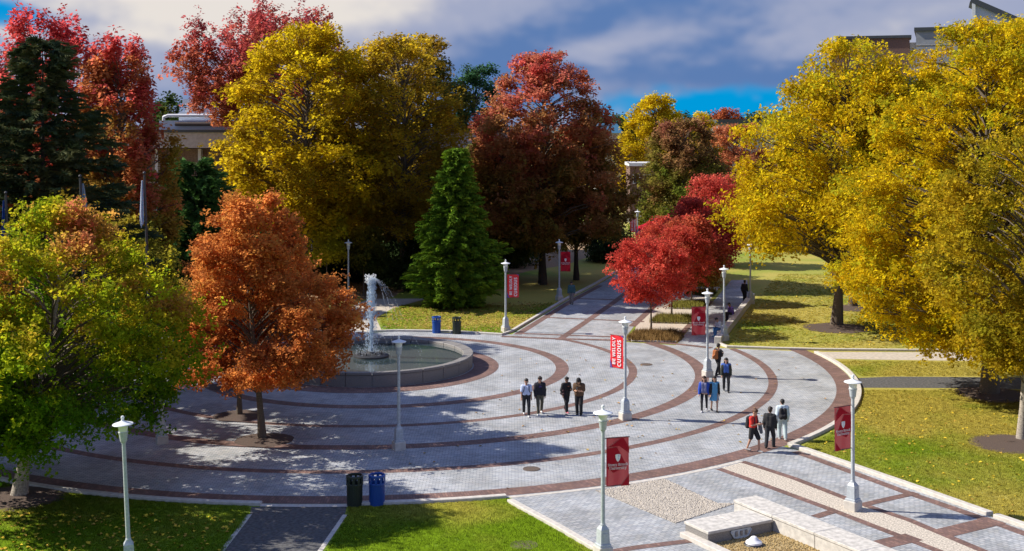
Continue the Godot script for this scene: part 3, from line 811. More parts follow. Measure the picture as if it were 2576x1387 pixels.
func make_ground() -> void:
	# one sheet to the horizon, finer near the plaza
	var xs := [-1500.0, -700.0, -300.0, -150.0, -90.0]
	var zs := [60.0, 20.0, -10.0]
	var v := -60.0
	while v <= 70.0:
		xs.append(v)
		v += 1.3
	xs += [95.0, 150.0, 300.0, 700.0, 1500.0]
	v = -28.0
	while v >= -140.0:
		zs.append(v)
		v -= 1.3
	zs += [-170.0, -220.0, -300.0, -500.0, -900.0, -2500.0]
	var st := mb()
	for j in zs.size() - 1:
		for i in xs.size() - 1:
			var q := [Vector2(xs[i], zs[j]), Vector2(xs[i + 1], zs[j]), Vector2(xs[i + 1], zs[j + 1]), Vector2(xs[i], zs[j + 1])]
			for k in [0, 2, 1, 0, 3, 2]:
				st.set_color(lawn_color(q[k].x, q[k].y))
				st.set_normal(Vector3.UP)
				st.add_vertex(Vector3(q[k].x, 0, q[k].y))
	st.index()
	struct("ground", st, M.ground)

	# leaf litter below the wood and the trees behind the fountain
	st = mb()
	var edge := []
	var front := [[-400, 800], [300, 792], [640, 785], [830, 770], [905, 745], [960, 764], [1010, 735], [1075, 726], [1240, 705], [1330, 682], [1420, 668], [1500, 640], [1500, 560], [-400, 560]]
	for k in front.size():
		var p := gp(front[k][0], front[k][1])
		edge.append(p)
		if k < 9:      # a loose, uneven border
			var q := gp(front[k + 1][0], front[k + 1][1])
			for s in 5:
				edge.append(p.lerp(q, (s + 1) / 6.0) + Vector3(0, 0, nz.get_noise_2d(k * 60 + s * 25.0, 7.0) * 2.2))
	sheet(st, edge, .004)
	struct("leaf_litter_ground", st, M.litter)

	# the round plaza: an arc of the outer circle closed by the edges of the back lawns
	var R := 25.55
	var c := RING_C
	var poly := []
	var a0 := angle_px(2072, 884)
	for p in arc(c, R, a0, a0 + PI * 1.05, 90):
		poly.append(p)
	for q in [[-420, 815], [200, 812], [760, 800], [935, 838], [1000, 834], [1288, 842], [1800, 876]]:
		poly.append(gp(q[0], q[1]))
	st = mb()
	sheet(st, poly, .005)
	struct("plaza_paving", st, M.paver)

	# brick rings, cut where the lawns begin
	st = mb()
	for rg in [[10.0, .72], [13.92, .46], [17.66, .75], [21.4, .48], [25.07, .92], [6.5, 1.4]]:
		var run := []
		for i in 361:
			var p: Vector3 = c + Vector3(cos(deg_to_rad(i)), 0, sin(deg_to_rad(i))) * rg[0]
			if rg[0] < 7.0:
				p = Vector3(-7.95, 0, -70.68) + Vector3(cos(deg_to_rad(i)), 0, sin(deg_to_rad(i))) * rg[0]
			var lim := -80.6 if p.x < -8 else (lerpf(-81.8, -79.3, clampf((p.x + 2) / 6.0, 0, 1)) if p.x < 7 else lerpf(-79.3, -76.4, clampf((p.x - 7) / 6.0, 0, 1)))
			if p.z > lim:
				run.append(p)
			elif run.size() > 1:
				strip(st, run, rg[1], .010)
				run = []
			else:
				run = []
		if run.size() > 1:
			strip(st, run, rg[1], .010)
	struct("brick_ring_paving", st, M.brick)

	# kerbs of the plaza
	st = mb()
	kerb(st, arc(c, 25.72, angle_px(2085, 888), angle_px(1996, 1124), 40), .28, 0, .13)
	struct("kerb", st, M.concrete)
	st = mb()
	var far_left := angle_px(0, 1218)
	kerb(st, arc(c, 25.72, angle_px(1283, 1264), angle_px(870, 1290), 16), .26, 0, .12)
	struct("kerb", st, M.concrete)
	st = mb()
	kerb(st, arc(c, 25.72, angle_px(640, 1290), far_left + .35, 40), .26, 0, .12)
	struct("kerb", st, M.concrete)
	st = mb()
	strip(st, arc(c, 25.75, angle_px(870, 1290), angle_px(640, 1290), 8), .32, .010)
	struct("flush_kerb", st, M.concrete)
	st = mb()
	strip(st, arc(c, 25.72, angle_px(1880, 1165), angle_px(1283, 1264), 30), .22, .012)
	struct("flush_kerb", st, M.concrete)
	st = mb()
	kerb(st, [gp(800, 800), gp(940, 836), gp(1000, 834), gp(1130, 836), gp(1262, 844), gp(1286, 836), gp(1427, 752), gp(1500, 714), gp(1560, 680)], .24, 0, .13)
	struct("kerb", st, M.concrete)
	st = mb()
	kerb(st, [gp(1812, 868), gp(1830, 875), gp(1950, 879), gp(2070, 882), gp(2300, 884), gp(2700, 884)], .24, 0, .13)
	struct("kerb", st, M.concrete)

	# far walkway
	st = mb()
	sheet_px(st, [[1286, 843], [1427, 757], [1500, 719], [1570, 680], [1640, 640], [1700, 600], [1760, 600], [1740, 640], [1690, 705], [1650, 765], [1600, 815], [1575, 848], [1575, 862]], .0045, .26)
	struct("far_walkway_paving", st, M.paver)
	st = mb()
	strip(st, [gp(1302, 842), gp(1437, 758), gp(1510, 719)], .5, .0095)
	strip(st, [gp(1406, 856), gp(1470, 813), gp(1546, 760), gp(1600, 718)], .5, .0095)
	strip(st, [gp(1590, 822), gp(1640, 776), gp(1690, 716)], .5, .0095)
	strip(st, [gp(1296, 839), gp(1400, 843), gp(1590, 850)], .42, .0138)
	strip(st, [gp(1367, 799), gp(1480, 804), gp(1620, 810)], .42, .0138)
	strip(st, [gp(1450, 752), gp(1560, 755), gp(1660, 758)], .42, .0138)
	strip(st, [gp(1262, 847), gp(1400, 853), gp(1590, 858), gp(1700, 866), gp(1790, 876)], .5, .0175)
	struct("far_walkway_brick", st, M.brick)
	st = mb()
	sheet_px(st, [[1680, 600], [1590, 575], [1575, 548], [1580, 530], [1760, 530], [1800, 560], [1780, 600]], .0052)
	struct("far_plaza", st, M.path)

	# right-hand walkway past the planting beds
	st = mb()
	sheet_px(st, [[1698, 872], [1745, 815], [1790, 765], [1840, 705], [1880, 705], [1885, 760], [1850, 820], [1808, 868], [1800, 876]], .0045, .4)
	struct("side_walkway_paving", st, M.paver)
	st = mb()
	strip(st, [gp(1690, 866), gp(1738, 815), gp(1788, 758)], .4, .0092)
	struct("side_walkway_brick", st, M.brick)
	st = mb()
	sheet_px(st, [[1592, 846], [1600, 822], [1640, 780], [1690, 722], [1812, 722], [1742, 812], [1688, 866], [1600, 860]], .0048)
	struct("pebble_strip", st, M.pebble)

	# paths on the right lawn and in front
	st = mb()
	sheet_px(st, [[2060, 886], [2700, 888], [2700, 912], [2180, 905], [2100, 903]], .0045)
	struct("sand_path", st, M.path)
	st = mb()
	sheet_px(st, [[2150, 952], [2250, 948], [2400, 949], [2700, 952], [2700, 982], [2400, 977], [2168, 976]], .0045)
	struct("asphalt_path", st, M.asphalt)
	st = mb()
	sheet_px(st, [[632, 1276], [872, 1276], [868, 1293], [800, 1400], [700, 1560], [380, 1560], [548, 1400], [628, 1293]], .0045)
	struct("asphalt_path", st, M.asphalt)
	st = mb()
	for pr in [[[628, 1295], [548, 1400]], [[868, 1296], [796, 1400]]]:
		strip(st, [gp(pr[0][0], pr[0][1]), gp(pr[1][0], pr[1][1])], .16, .0095)
	struct("path_edging", st, M.concrete)
	st = mb()
	sheet_px(st, [[935, 838], [760, 806], [860, 790], [895, 766], [930, 752], [1075, 752], [990, 775], [945, 800], [960, 832]], .0082)
	struct("back_path", st, M.path)

	# front-right walkway
	st = mb()
	var axis := .49
	var wp := arc(c, 25.40, angle_px(1286, 1263), angle_px(1992, 1128), 24)
	wp += [gp(2055, 1146), gp(2506, 1304), gp(2640, 1352), gp(2640, 1600), gp(1860, 1600), gp(1510, 1400)]
	sheet(st, wp, .0042, axis)
	struct("front_walkway_paving", st, M.paver)
	st = mb()
	var strips := [[[[1296, 1268], [1512, 1388]], .30], [[[1808, 1180], [1920, 1220], [2080, 1279], [2368, 1390], [2560, 1470]], .33], [[[1868, 1162], [2000, 1205], [2150, 1263], [2290, 1310], [2480, 1390], [2640, 1462]], .33], [[[2000, 1137], [2060, 1158], [2270, 1236], [2500, 1315], [2640, 1366]], .42]]
	for s in strips:
		var l := []
		for q in s[0]:
			l.append(gp(q[0], q[1]))
		strip(st, l, s[1], .0088)
	for s in [[[2050, 1302], [2098, 1287], .36], [[2168, 1272], [2305, 1241], .36], [[2215, 1372], [2300, 1352], .75], [[2372, 1343], [2508, 1310], .8], [[1590, 1380], [1752, 1360], .36], [[1500, 1397], [1590, 1380], .36]]:
		strip(st, [gp(s[0][0], s[0][1]), gp(s[1][0], s[1][1])], s[2], .0130)
	struct("front_walkway_brick", st, M.brick)
	st = mb()
	sheet_px(st, [[1815, 1178], [1866, 1164], [2000, 1207], [2150, 1265], [2290, 1313], [2480, 1394], [2640, 1468], [2560, 1466], [2368, 1386], [2080, 1276], [1920, 1217]], .0065)
	struct("pebble_strip", st, M.pebble)
	st = mb()
	kerb(st, [gp(1284, 1264), gp(1300, 1274), gp(1400, 1327), gp(1512, 1392)], .26, 0, .12)
	struct("kerb", st, M.concrete)
	st = mb()
	kerb(st, [gp(1990, 1124), gp(2010, 1130), gp(2045, 1142), gp(2270, 1219), gp(2492, 1298)], .28, 0, .14)
	struct("kerb", st, M.concrete)
	st = mb()
	kerb(st, [gp(2506, 1303), gp(2580, 1328), gp(2660, 1356)], .28, 0, .14)
	struct("kerb", st, M.concrete)

	# mulch beds round the trees: low uneven mounds
	for b in [[665, 1108, 1.25], [600, 1047, 1.2], [578, 973, 1.15], [2545, 1118, 1.75], [2500, 994, 1.9], [2105, 826, 2.2], [2150, 776, 1.8], [45, 1252, 1.7]]:
		st = mb()
		var ctr := gp(b[0], b[1])
		var rows := []
		for k in 5:
			var row := []
			for i in 40:
				var a := TAU * i / 40
				var rr: float = b[2] * k / 4.0 * (1 + .09 * nz.get_noise_2d(cos(a) * 120 + b[0], sin(a) * 120))
				var y := .09 * (1.0 - pow(k / 4.0, 2.0)) + (.012 * nz.get_noise_2d(i * 90.0, k * 200.0) if k < 4 else 0.0) + .012
				row.append(ctr + Vector3(cos(a) * rr, y, sin(a) * rr))
			rows.append(row)
		for k in 4:
			for i in 40:
				var j := (i + 1) % 40
				quad(st, rows[k][i], rows[k][j], rows[k + 1][j], rows[k + 1][i], Vector3.UP)
		struct("mulch_bed", st, M.mulch)

# ---------------------------------------------------------------- grass, fallen leaves, ground cover
func tuft(n: int, h: float, spread: float, sd: int) -> ArrayMesh:
	var r := RandomNumberGenerator.new()
	r.seed = sd
	var st := mb()
	for i in n:
		var a := r.randf() * TAU
		var c := Vector3(r.randf_range(-1, 1), 0, r.randf_range(-1, 1)) * spread
		var d := Vector3(cos(a), 0, sin(a))
		var s := d.cross(Vector3.UP) * .009
		var e := c + d * r.randf_range(.02, .06) + Vector3.UP * h * r.randf_range(.6, 1.2)
		tri(st, c - s, c + s, e, (d * .25 + Vector3.UP).normalized())
	return st.commit()

func scatter(px: Array, n: int, sd: int, off_plaza := false) -> Array:
	var p2 := PackedVector2Array()
	for q in px:
		var g := gp(q[0], q[1])
		p2.append(Vector2(g.x, g.z))
	var idx := Geometry2D.triangulate_polygon(p2)
	var tot := 0.0
	var acc := []
	for i in range(0, idx.size(), 3):
		tot += absf((p2[idx[i + 1]] - p2[idx[i]]).cross(p2[idx[i + 2]] - p2[idx[i]]))
		acc.append(tot)
	var r := RandomNumberGenerator.new()
	r.seed = sd
	var out := []
	for i in n:
		var w := r.randf() * tot
		var k := 0
		while acc[k] < w:
			k += 1
		var u := r.randf()
		var v := r.randf()
		if u + v > 1:
			u = 1 - u
			v = 1 - v
		var a := p2[idx[k * 3]]
		var p := a + (p2[idx[k * 3 + 1]] - a) * u + (p2[idx[k * 3 + 2]] - a) * v
		if Vector2(p.x - RING_C.x, p.y - RING_C.z).length() > 25.88 or p.y < -70 or not off_plaza:
			out.append(Vector3(p.x, 0, p.y))
	return out

func make_grass() -> void:
	var T := tuft(13, .045, .07, 3)
	var lawns := [
		["front_lawn_grass", "short patchy grass of the front lawn under the broad turning tree", [[-80, 1200], [300, 1230], [625, 1270], [625, 1295], [545, 1410], [-80, 1410]], 17000],
		["front_lawn_grass", "bright short grass between the asphalt path and the front walkway", [[878, 1295], [878, 1250], [1283, 1250], [1283, 1268], [1500, 1394], [805, 1410]], 17000],
		["right_lawn_grass", "dry yellowish grass of the large lawn with the mulch bed", [[2178, 982], [2160, 1040], [2090, 1092], [2010, 1127], [2100, 1157], [2300, 1225], [2506, 1297], [2640, 1345], [2640, 984]], 34000],
		["right_lawn_grass", "strip of grass between the sand path and the asphalt path", [[2110, 908], [2640, 914], [2640, 946], [2166, 947]], 5000],
		["back_lawn_grass", "sunlit grass of the back lawn under the big yellow tree", [[1826, 868], [1900, 760], [1960, 690], [2640, 690], [2640, 878], [2100, 876]], 22000],
		["back_lawn_grass", "yellowing grass round the blue and green bins behind the fountain", [[962, 828], [955, 800], [1010, 768], [1330, 768], [1400, 762], [1270, 838], [1130, 832]], 9000],
	]
	var i := 0
	for L in lawns:
		var buf := PackedFloat32Array()
		rng.seed = 500 + i
		for p in scatter(L[2], L[3], 700 + i, true):
			var c := lawn_color(p.x, p.z)
			var j := rng.randf_range(.7, 1.3)
			var s := rng.randf_range(.7, 1.25) * (1.0 + maxf(0.0, -p.z - 50.0) * .006)
			put(buf, Basis(Vector3.UP, rng.randf() * TAU).scaled(Vector3(s, s * rng.randf_range(.6, 1.2), s)), p, Color(c.r * j, c.g * j, c.b * j * .9))
		var o := many(numbered(L[0]), T, M.grass, buf, self)
		tag(o, L[1], "grass")
		i += 1

	# fallen leaves
	var st := mb()
	for s in [-1, 1]:
		tri(st, Vector3(-.07, .01, 0), Vector3(.08, .012, 0), Vector3(0, .045, .055 * s), Vector3.UP)
	var leaf := st.commit()
	var leaves := [
		["yellow leaves fallen on the right lawn", [[2160, 1000], [2050, 1120], [2600, 1330], [2640, 984]], 260, 0],
		["yellow leaves fallen on the back lawn under the big yellow tree", [[1830, 870], [1930, 700], [2600, 700], [2600, 876]], 900, 0],
		["brown leaves fallen round the bins behind the fountain", [[960, 828], [990, 770], [1330, 760], [1400, 762], [1275, 838]], 1500, 1],
		["brown leaves fallen on the shaded slope below the wood", [[650, 780], [700, 690], [1250, 690], [1250, 705], [1000, 738], [905, 742]], 4200, 1],
		["single dry leaves scattered over the plaza pavers", [[1000, 1200], [1300, 900], [2050, 900], [2120, 980], [1900, 1140], [1300, 1240]], 110, 1],
		["yellow leaves fallen on the front lawns", [[-60, 1290], [600, 1298], [545, 1400], [-60, 1400]], 320, 0],
	]
	i = 0
	for L in leaves:
		var buf := PackedFloat32Array()
		rng.seed = 900 + i
		for p in scatter(L[1], L[2], 950 + i):
			var c: Color = [Color(.58, .42, .04), Color(.36, .21, .08)][L[3]]
			if rng.randf() < .3:
				c = [Color(.42, .27, .05), Color(.40, .27, .06)][L[3]]
			var s := rng.randf_range(.7, 1.3)
			put(buf, Basis.from_euler(Vector3(rng.randf_range(-.3, .3), rng.randf() * TAU, rng.randf_range(-.3, .3))).scaled(Vector3.ONE * s), p + Vector3(0, .02, 0), Color(c.r * s, c.g * s, c.b * s))
		var o := many(numbered("fallen_leaves"), leaf, M.fallen, buf, self)
		tag(o, L[0], "leaves")
		i += 1

	# planting beds: low clipped ground cover with a stone edge
	var B := tuft(14, .32, .16, 6)
	var beds := [
		["brown ground cover in the bed of the nearest scarlet maple", [[1584, 853], [1604, 838], [1700, 838], [1718, 848], [1700, 862], [1590, 860]], 1300, Color(.17, .105, .04), Color(.24, .14, .05)],
		["green ground cover in the second planting bed", [[1640, 813], [1658, 799], [1742, 799], [1738, 815]], 1000, Color(.13, .13, .025), Color(.20, .16, .04)],
		["green ground cover in the third planting bed", [[1686, 777], [1700, 765], [1772, 764], [1762, 779]], 900, Color(.14, .15, .025), Color(.22, .19, .04)],
		["green ground cover in the last planting bed", [[1726, 745], [1738, 736], [1800, 736], [1790, 746]], 800, Color(.12, .13, .025), Color(.2, .17, .04)],
	]
	i = 0
	for L in beds:
		st = mb()
		var ring := []
		for q in L[1]:
			ring.append(gp(q[0], q[1]))
		sheet(st, ring, .012)
		var soil := part(numbered("planting_bed"), st, M.mulch, self)
		soil.set_meta("kind", "structure")
		st = mb()
		kerb(st, ring + [ring[0]], .12, 0, .09)
		struct("bed_edging", st, M.concrete)
		var buf := PackedFloat32Array()
		rng.seed = 1000 + i
		for p in scatter(L[1], L[2], 1010 + i):
			var c: Color = L[3].lerp(L[4], rng.randf())
			var j := rng.randf_range(.7, 1.3)
			put(buf, Basis(Vector3.UP, rng.randf() * TAU).scaled(Vector3.ONE * rng.randf_range(.8, 1.35)), p, Color(c.r * j, c.g * j, c.b * j))
		var o := many(numbered("ground_cover"), B, M.grass, buf, self)
		tag(o, L[0], "ground cover")
		i += 1
# ---------------------------------------------------------------- lamps, banners, bins, manholes
func lamp_post(label: String, at: Vector3, turn: float, plinth := true) -> Node3D:
	var t := thing("street_lamp", label, "street lamp", at, turn, "grey lamp posts round the plaza")
	var y := 0.0
	var st := mb()
	if plinth:
		soft_box(st, Vector3.ZERO, Vector3(.48, .34, .48), .025)
		part("plinth", st, M.concrete, t)
		y = .34
	st = mb()
	soft_box(st, Vector3(0, y, 0), Vector3(.40, .07, .40), .012)
	frustum(st, Vector3(0, y + .07, 0), Vector2(.32, .32), Vector2(.29, .29), .45)
	frustum(st, Vector3(0, y + .52, 0), Vector2(.29, .29), Vector2(.15, .15), .12)
	part("pedestal", st, M.lamp, t)
	st = mb()
	box(st, Vector3(0, y + .28, .158), Vector3(.16, .26, .012))
	part("access_door", st, M.lamp, t)
	st = mb()
	lathe(st, [Vector2(.085, y + .6), Vector2(.085, y + .68), Vector2(.07, y + .70), Vector2(.058, 3.92), Vector2(.058, 3.92), Vector2(.075, 3.93), Vector2(.075, 3.97), Vector2(0, 3.97)], 16)
	part("pole", st, M.lamp, t)
	st = mb()
	lathe(st, [Vector2(0, 3.97), Vector2(.09, 3.97), Vector2(.105, 4.0), Vector2(.135, 4.24), Vector2(.135, 4.24), Vector2(.15, 4.25), Vector2(.15, 4.28), Vector2(0, 4.28)], 16)
	part("lamp_housing", st, M.lamp, t)
	st = mb()
	lathe(st, [Vector2(.128, 4.28), Vector2(.15, 4.46)], 16)
	part("diffuser", st, M.glass, t)
	st = mb()
	lathe(st, [Vector2(0, 4.46), Vector2(.16, 4.46), Vector2(.30, 4.49), Vector2(.315, 4.505), Vector2(.30, 4.525), Vector2(.14, 4.575), Vector2(.07, 4.60)], 24)
	part("cap", st, M.lamp_white, t)
	st = mb()
	lathe(st, [Vector2(.07, 4.60), Vector2(.045, 4.62), Vector2(.04, 4.66), Vector2(.055, 4.70), Vector2(.045, 4.75), Vector2(0, 4.77)], 12)
	part("finial", st, M.lamp_white, t)
	return t

func text_mesh(words: String, size: float, bold := true) -> TextMesh:
	var f := SystemFont.new()
	f.font_names = PackedStringArray(["Droid Serif" if not bold else "Droid Sans"])
	f.font_weight = 700 if bold else 400
	var m := TextMesh.new()
	m.text = words
	m.font = f
	m.font_size = 64
	m.pixel_size = size / 64.0
	m.depth = .004
	m.curve_step = 2.0
	return m

func lettering(called: String, words: String, size: float, p: Vector3, b: Basis, parent: Node3D, m: Material, bold := true) -> void:
	var o := MeshInstance3D.new()
	o.name = called
	o.mesh = text_mesh(words, size, bold)
	o.material_override = m
	o.transform = Transform3D(b, p)
	parent.add_child(o, true)

# a banner of 0.76 x 1.55 m hung between two arms; local x runs from the pole outwards (side = 1) or inwards
func banner(label: String, pole: Vector3, turn: float, side: float, top: float, kind: String) -> void:
	var t := thing("banner", label, "banner", pole + Vector3(0, top - 1.55, 0), turn, "banners on the lamp posts")
	var W := .76
	var H := 1.55
	var x0 := .11 * side
	var x1 := (.11 + W) * side
	var st := mb()
	for y in [.02, H - .02]:
		tube(st, [Vector3(.05 * side, y, 0), Vector3(x1 + .04 * side, y, 0)], [.013, .013], 6)
	part("bracket_arms", st, M.rail, t)
	# cloth with a slight belly
	var n := 8
	var cloth := mb()
	for i in n:
		for j in 12:
			var q := []
			for d in [[i, j], [i + 1, j], [i + 1, j + 1], [i, j + 1]]:
				var u: float = d[0] / float(n)
				var v: float = d[1] / 12.0
				q.append(Vector3(lerpf(x0, x1, u), v * H, cloth_z(u, v)))
			smooth_quad(cloth, q[0], q[1], q[2], q[3], Vector3(.2 * sin(i * 1.3), 0, 1).normalized(), Vector3(.2 * sin((i + 1) * 1.3), 0, 1).normalized(), Vector3(.2 * sin((i + 1) * 1.3), 0, 1).normalized(), Vector3(.2 * sin(i * 1.3), 0, 1).normalized())
	var mid := (x0 + x1) * .5
	if kind == "crest":
		part("cloth", cloth, M.banner_dark, t)
		print_on(t, "facet_print", M.banner_deep, [[.0, .80], [.55, .82], [1, .66], [1, .78], [.72, 1.0], [.30, .86], [0, .80]], x0, x1, H)
		print_on(t, "facet_print", M.banner_deep, [[.0, .78], [.45, .80], [.9, .40], [.30, .28], [0, .40]], x0, x1, H)
		print_on(t, "facet_print", M.banner_deep, [[1, .0], [1, .22], [.62, .0]], x0, x1, H)
		# shield
		st = mb()
		var sh := [Vector2(-.085, .10), Vector2(-.03, .115), Vector2(0, .105), Vector2(.03, .115), Vector2(.085, .10), Vector2(.08, .0), Vector2(.05, -.08), Vector2(0, -.13), Vector2(-.05, -.08), Vector2(-.08, 0)]
		for k in range(1, sh.size() - 1):
			tri(st, Vector3(sh[0].x, sh[0].y, 0), Vector3(sh[k].x, sh[k].y, 0), Vector3(sh[k + 1].x, sh[k + 1].y, 0), Vector3.BACK)
		var crest := part("shield_emblem", st, M.print_white, t)
		crest.position = Vector3(mid, .90, .034)
		st = mb()
		for k in 4:
			tube(st, [Vector3(.01, .07 - k * .045, .003), Vector3(.06 - k * .012, .085 - k * .05, .003)], [.010, .007], 4)
		part("ray_print", st, M.print_blue, crest)
		lettering("lettering", "Stony Brook", .118, Vector3(mid, .685, .034), Basis(), t, M.print_white, false)
		lettering("lettering", "University", .118, Vector3(mid, .575, .034), Basis(), t, M.print_white, false)
	else:
		part("cloth", cloth, M.banner_red, t)
		var near_pole := 0.0 if side < 0 else 1.0
		print_on(t, "corner_print", M.banner_violet, [[0, .93], [.2, 1.0], [0, 1.0]] if side < 0 else [[1, .93], [.8, 1.0], [1, 1.0]], x0, x1, H)
		print_on(t, "corner_print", M.banner_violet, [[1, 0], [1, .3], [.86, .05], [.80, 0]] if side < 0 else [[0, 0], [0, .25], [.14, .05], [.2, 0]], x0, x1, H)
		var up := Basis(Vector3(0, 0, 1), PI / 2)
		lettering("lettering", "BE WILDLY", .25, Vector3(mid - .15, .80, .036), up, t, M.print_white)
		lettering("lettering", "CURIOUS", .29, Vector3(mid + .17, .72, .036), up, t, M.print_white)

func cloth_z(u: float, v: float) -> float:
	return .016 * sin(u * PI) * sin(v * PI) + .008 * sin(u * 9.0 + v * 2.0)

func print_on(t: Node3D, called: String, m: Material, uv: Array, x0: float, x1: float, H: float) -> void:
	var st := mb()
	var P := PackedVector2Array()
	for q in uv:
		P.append(Vector2(lerpf(x0, x1, q[0]), q[1] * H))
	if P[0] == P[P.size() - 1]:
		P.remove_at(P.size() - 1)
	var idx := Geometry2D.triangulate_polygon(P)
	for i in range(0, idx.size(), 3):
		tri(st, Vector3(P[idx[i]].x, P[idx[i]].y, .029), Vector3(P[idx[i + 1]].x, P[idx[i + 1]].y, .029), Vector3(P[idx[i + 2]].x, P[idx[i + 2]].y, .029), Vector3.BACK)
	part(called, st, m, t)

func litter_bin(label: String, at: Vector3, m: Material) -> void:
	var t := thing("litter_bin", label, "litter bin", at, .3, "round litter bins in pairs")
	var st := mb()
	# ribbed drum
	var ribs := 28
	for i in ribs:
		var a := TAU * i / ribs
		var b := TAU * (i + .72) / ribs
		var c := TAU * (i + 1) / ribs
		var A := Vector3(cos(a), 0, sin(a))
		var B := Vector3(cos(b), 0, sin(b))
		var C := Vector3(cos(c), 0, sin(c))
		smooth_quad(st, A * .275, B * .275, B * .285 + Vector3.UP * .74, A * .285 + Vector3.UP * .74, A, B, B, A)
		quad(st, B * .275, B * .262, B * .272 + Vector3.UP * .74, B * .285 + Vector3.UP * .74)
		quad(st, B * .262, C * .262, C * .272 + Vector3.UP * .74, B * .272 + Vector3.UP * .74)
		quad(st, C * .262, C * .275, C * .285 + Vector3.UP * .74, C * .272 + Vector3.UP * .74)
	lathe(st, [Vector2(0, .02), Vector2(.275, .02), Vector2(.275, .06), Vector2(.262, .06)], 28)
	part("drum", st, m, t)
	st = mb()
	lathe(st, [Vector2(.285, .73), Vector2(.305, .74), Vector2(.305, .79), Vector2(.285, .80), Vector2(.25, .80)], 28)
	part("collar", st, m, t)
	st = mb()
	lathe(st, [Vector2(.252, .80), Vector2(.252, .12), Vector2(0, .10)], 20)
	part("liner", st, m, t)
	for i in 10:
		st = mb()
		var a := TAU * i / 10
		var b := Basis(Vector3.UP, -a)
		box(st, b * Vector3(.292, .90, 0), Vector3(.016, .21, .085), b)
		part("upright", st, m, t)
	st = mb()
	lathe(st, [Vector2(.25, 1.0), Vector2(.305, 1.0), Vector2(.31, 1.02), Vector2(.305, 1.07), Vector2(.27, 1.09), Vector2(.25, 1.07), Vector2(.25, 1.0)], 28)
	part("top_rim", st, m, t)

func manhole(label: String, at: Vector3, r: float) -> void:
	var t := thing("manhole_cover", label, "manhole cover", at + Vector3(0, .012, 0), 0.2)
	var st := mb()
	lathe(st, [Vector2(r * .9, .0), Vector2(r * .9, .012), Vector2(r, .012), Vector2(r * 1.02, 0)], 28)
	part("frame", st, M.cast_iron, t)
	st = mb()
	lathe(st, [Vector2(0, .007), Vector2(r * .88, .007)], 28)
	part("lid", st, M.cast_iron, t)
	st = mb()
	for i in 5:
		var x := (i - 2) * r * .32
		var l := sqrt(maxf(.01, r * r * .7 - x * x))
		box(st, Vector3(x, .011, 0), Vector3(r * .1, .007, l * 1.7))
	part("rib", st, M.cast_iron, t)

func make_lamps() -> void:
	var G := "grey lamp posts round the plaza"
	var A := gp(1517, 1400)
	var B := gp(2146, 1283)
	var C := gp(1573, 1056)
	var D := gp(1780, 948)
	var Ff := gp(1272, 835)
	var Gg := gp(1407, 756)
	var far := gp(1604, 640)
	lamp_post("lamp post with dark red crest banner at the front kerb corner", A, .45)
	lamp_post("lamp post with dark red crest banner in the pebble strip of the front walkway", B, .75)
	lamp_post("lamp post with bright red slogan banner standing on a brick ring", C, .35)
	lamp_post("lamp post with crest banner beside the man with the orange backpack", D, .4)
	lamp_post("lamp post with slogan banner at the corner of the back lawn", Ff, .5)
	lamp_post("lamp post with crest banner in the shade of the far walkway", Gg, .5)
	lamp_post("lamp post without banner on the shadowed pavers before the fountain", gp(1003, 1131), .4)
	lamp_post("lamp post without banner at the low wall where people sit", gp(1822, 857), .5)
	lamp_post("lamp post without banner in the deep shade behind the jet", gp(876, 757), .5, false)
	lamp_post("lamp post half hidden in the crown of the broad turning tree", gp(407, 1116), .4)
	var j := lamp_post("leaning lamp post without banner on the front lawn", gp(326, 1440), .3)
	j.rotation.z = .045
	lamp_post("far lamp post carrying a slogan banner past the maples", far, .4)
	lamp_post("far lamp post without banner before the round plaza tent", gp(1652, 668), .4)
	lamp_post("far lamp post behind the deep red maples", gp(1712, 640), .4)
	lamp_post("lamp post by the dark figure under the yellow boughs", gp(1888, 765), .4)
	banner("dark red crest banner on the post at the front kerb corner", A, .28, 1, 3.72, "crest")
	banner("dark red crest banner over the right lawn", B, .52, -1, 3.72, "crest")
	banner("bright red slogan banner above the brick ring", C, -.75, -1, 3.85, "bright")
	banner("red crest banner near the scarlet maples", D, .08, -1, 3.80, "crest")
	banner("crimson slogan banner at the corner of the back lawn", Ff, -.05, 1, 3.80, "slogan")
	banner("crest banner in the shade of the far walkway", Gg, .05, 1, 3.80, "crest")
	banner("small far slogan banner past the maples", far, .3, -1, 3.9, "slogan")
	litter_bin("dark green bin on the brick edge before the front lawn", gp(892, 1272), M.bin_green)
	litter_bin("blue bin on the brick edge before the front lawn", gp(948, 1270), M.bin_blue)
	litter_bin("blue bin at the back lawn kerb behind the fountain", gp(1098, 838), M.bin_blue)
	litter_bin("dark green bin at the back lawn kerb behind the fountain", gp(1149, 840), M.bin_green)
	manhole("rusty manhole cover between two brick rings in the sun", gp(1626, 918), .34)
	manhole("brown manhole cover near the edge of the tree shadow", gp(1337, 1181), .34)
	manhole("large brown manhole cover set in the front lawn", gp(1318, 1373), .45)

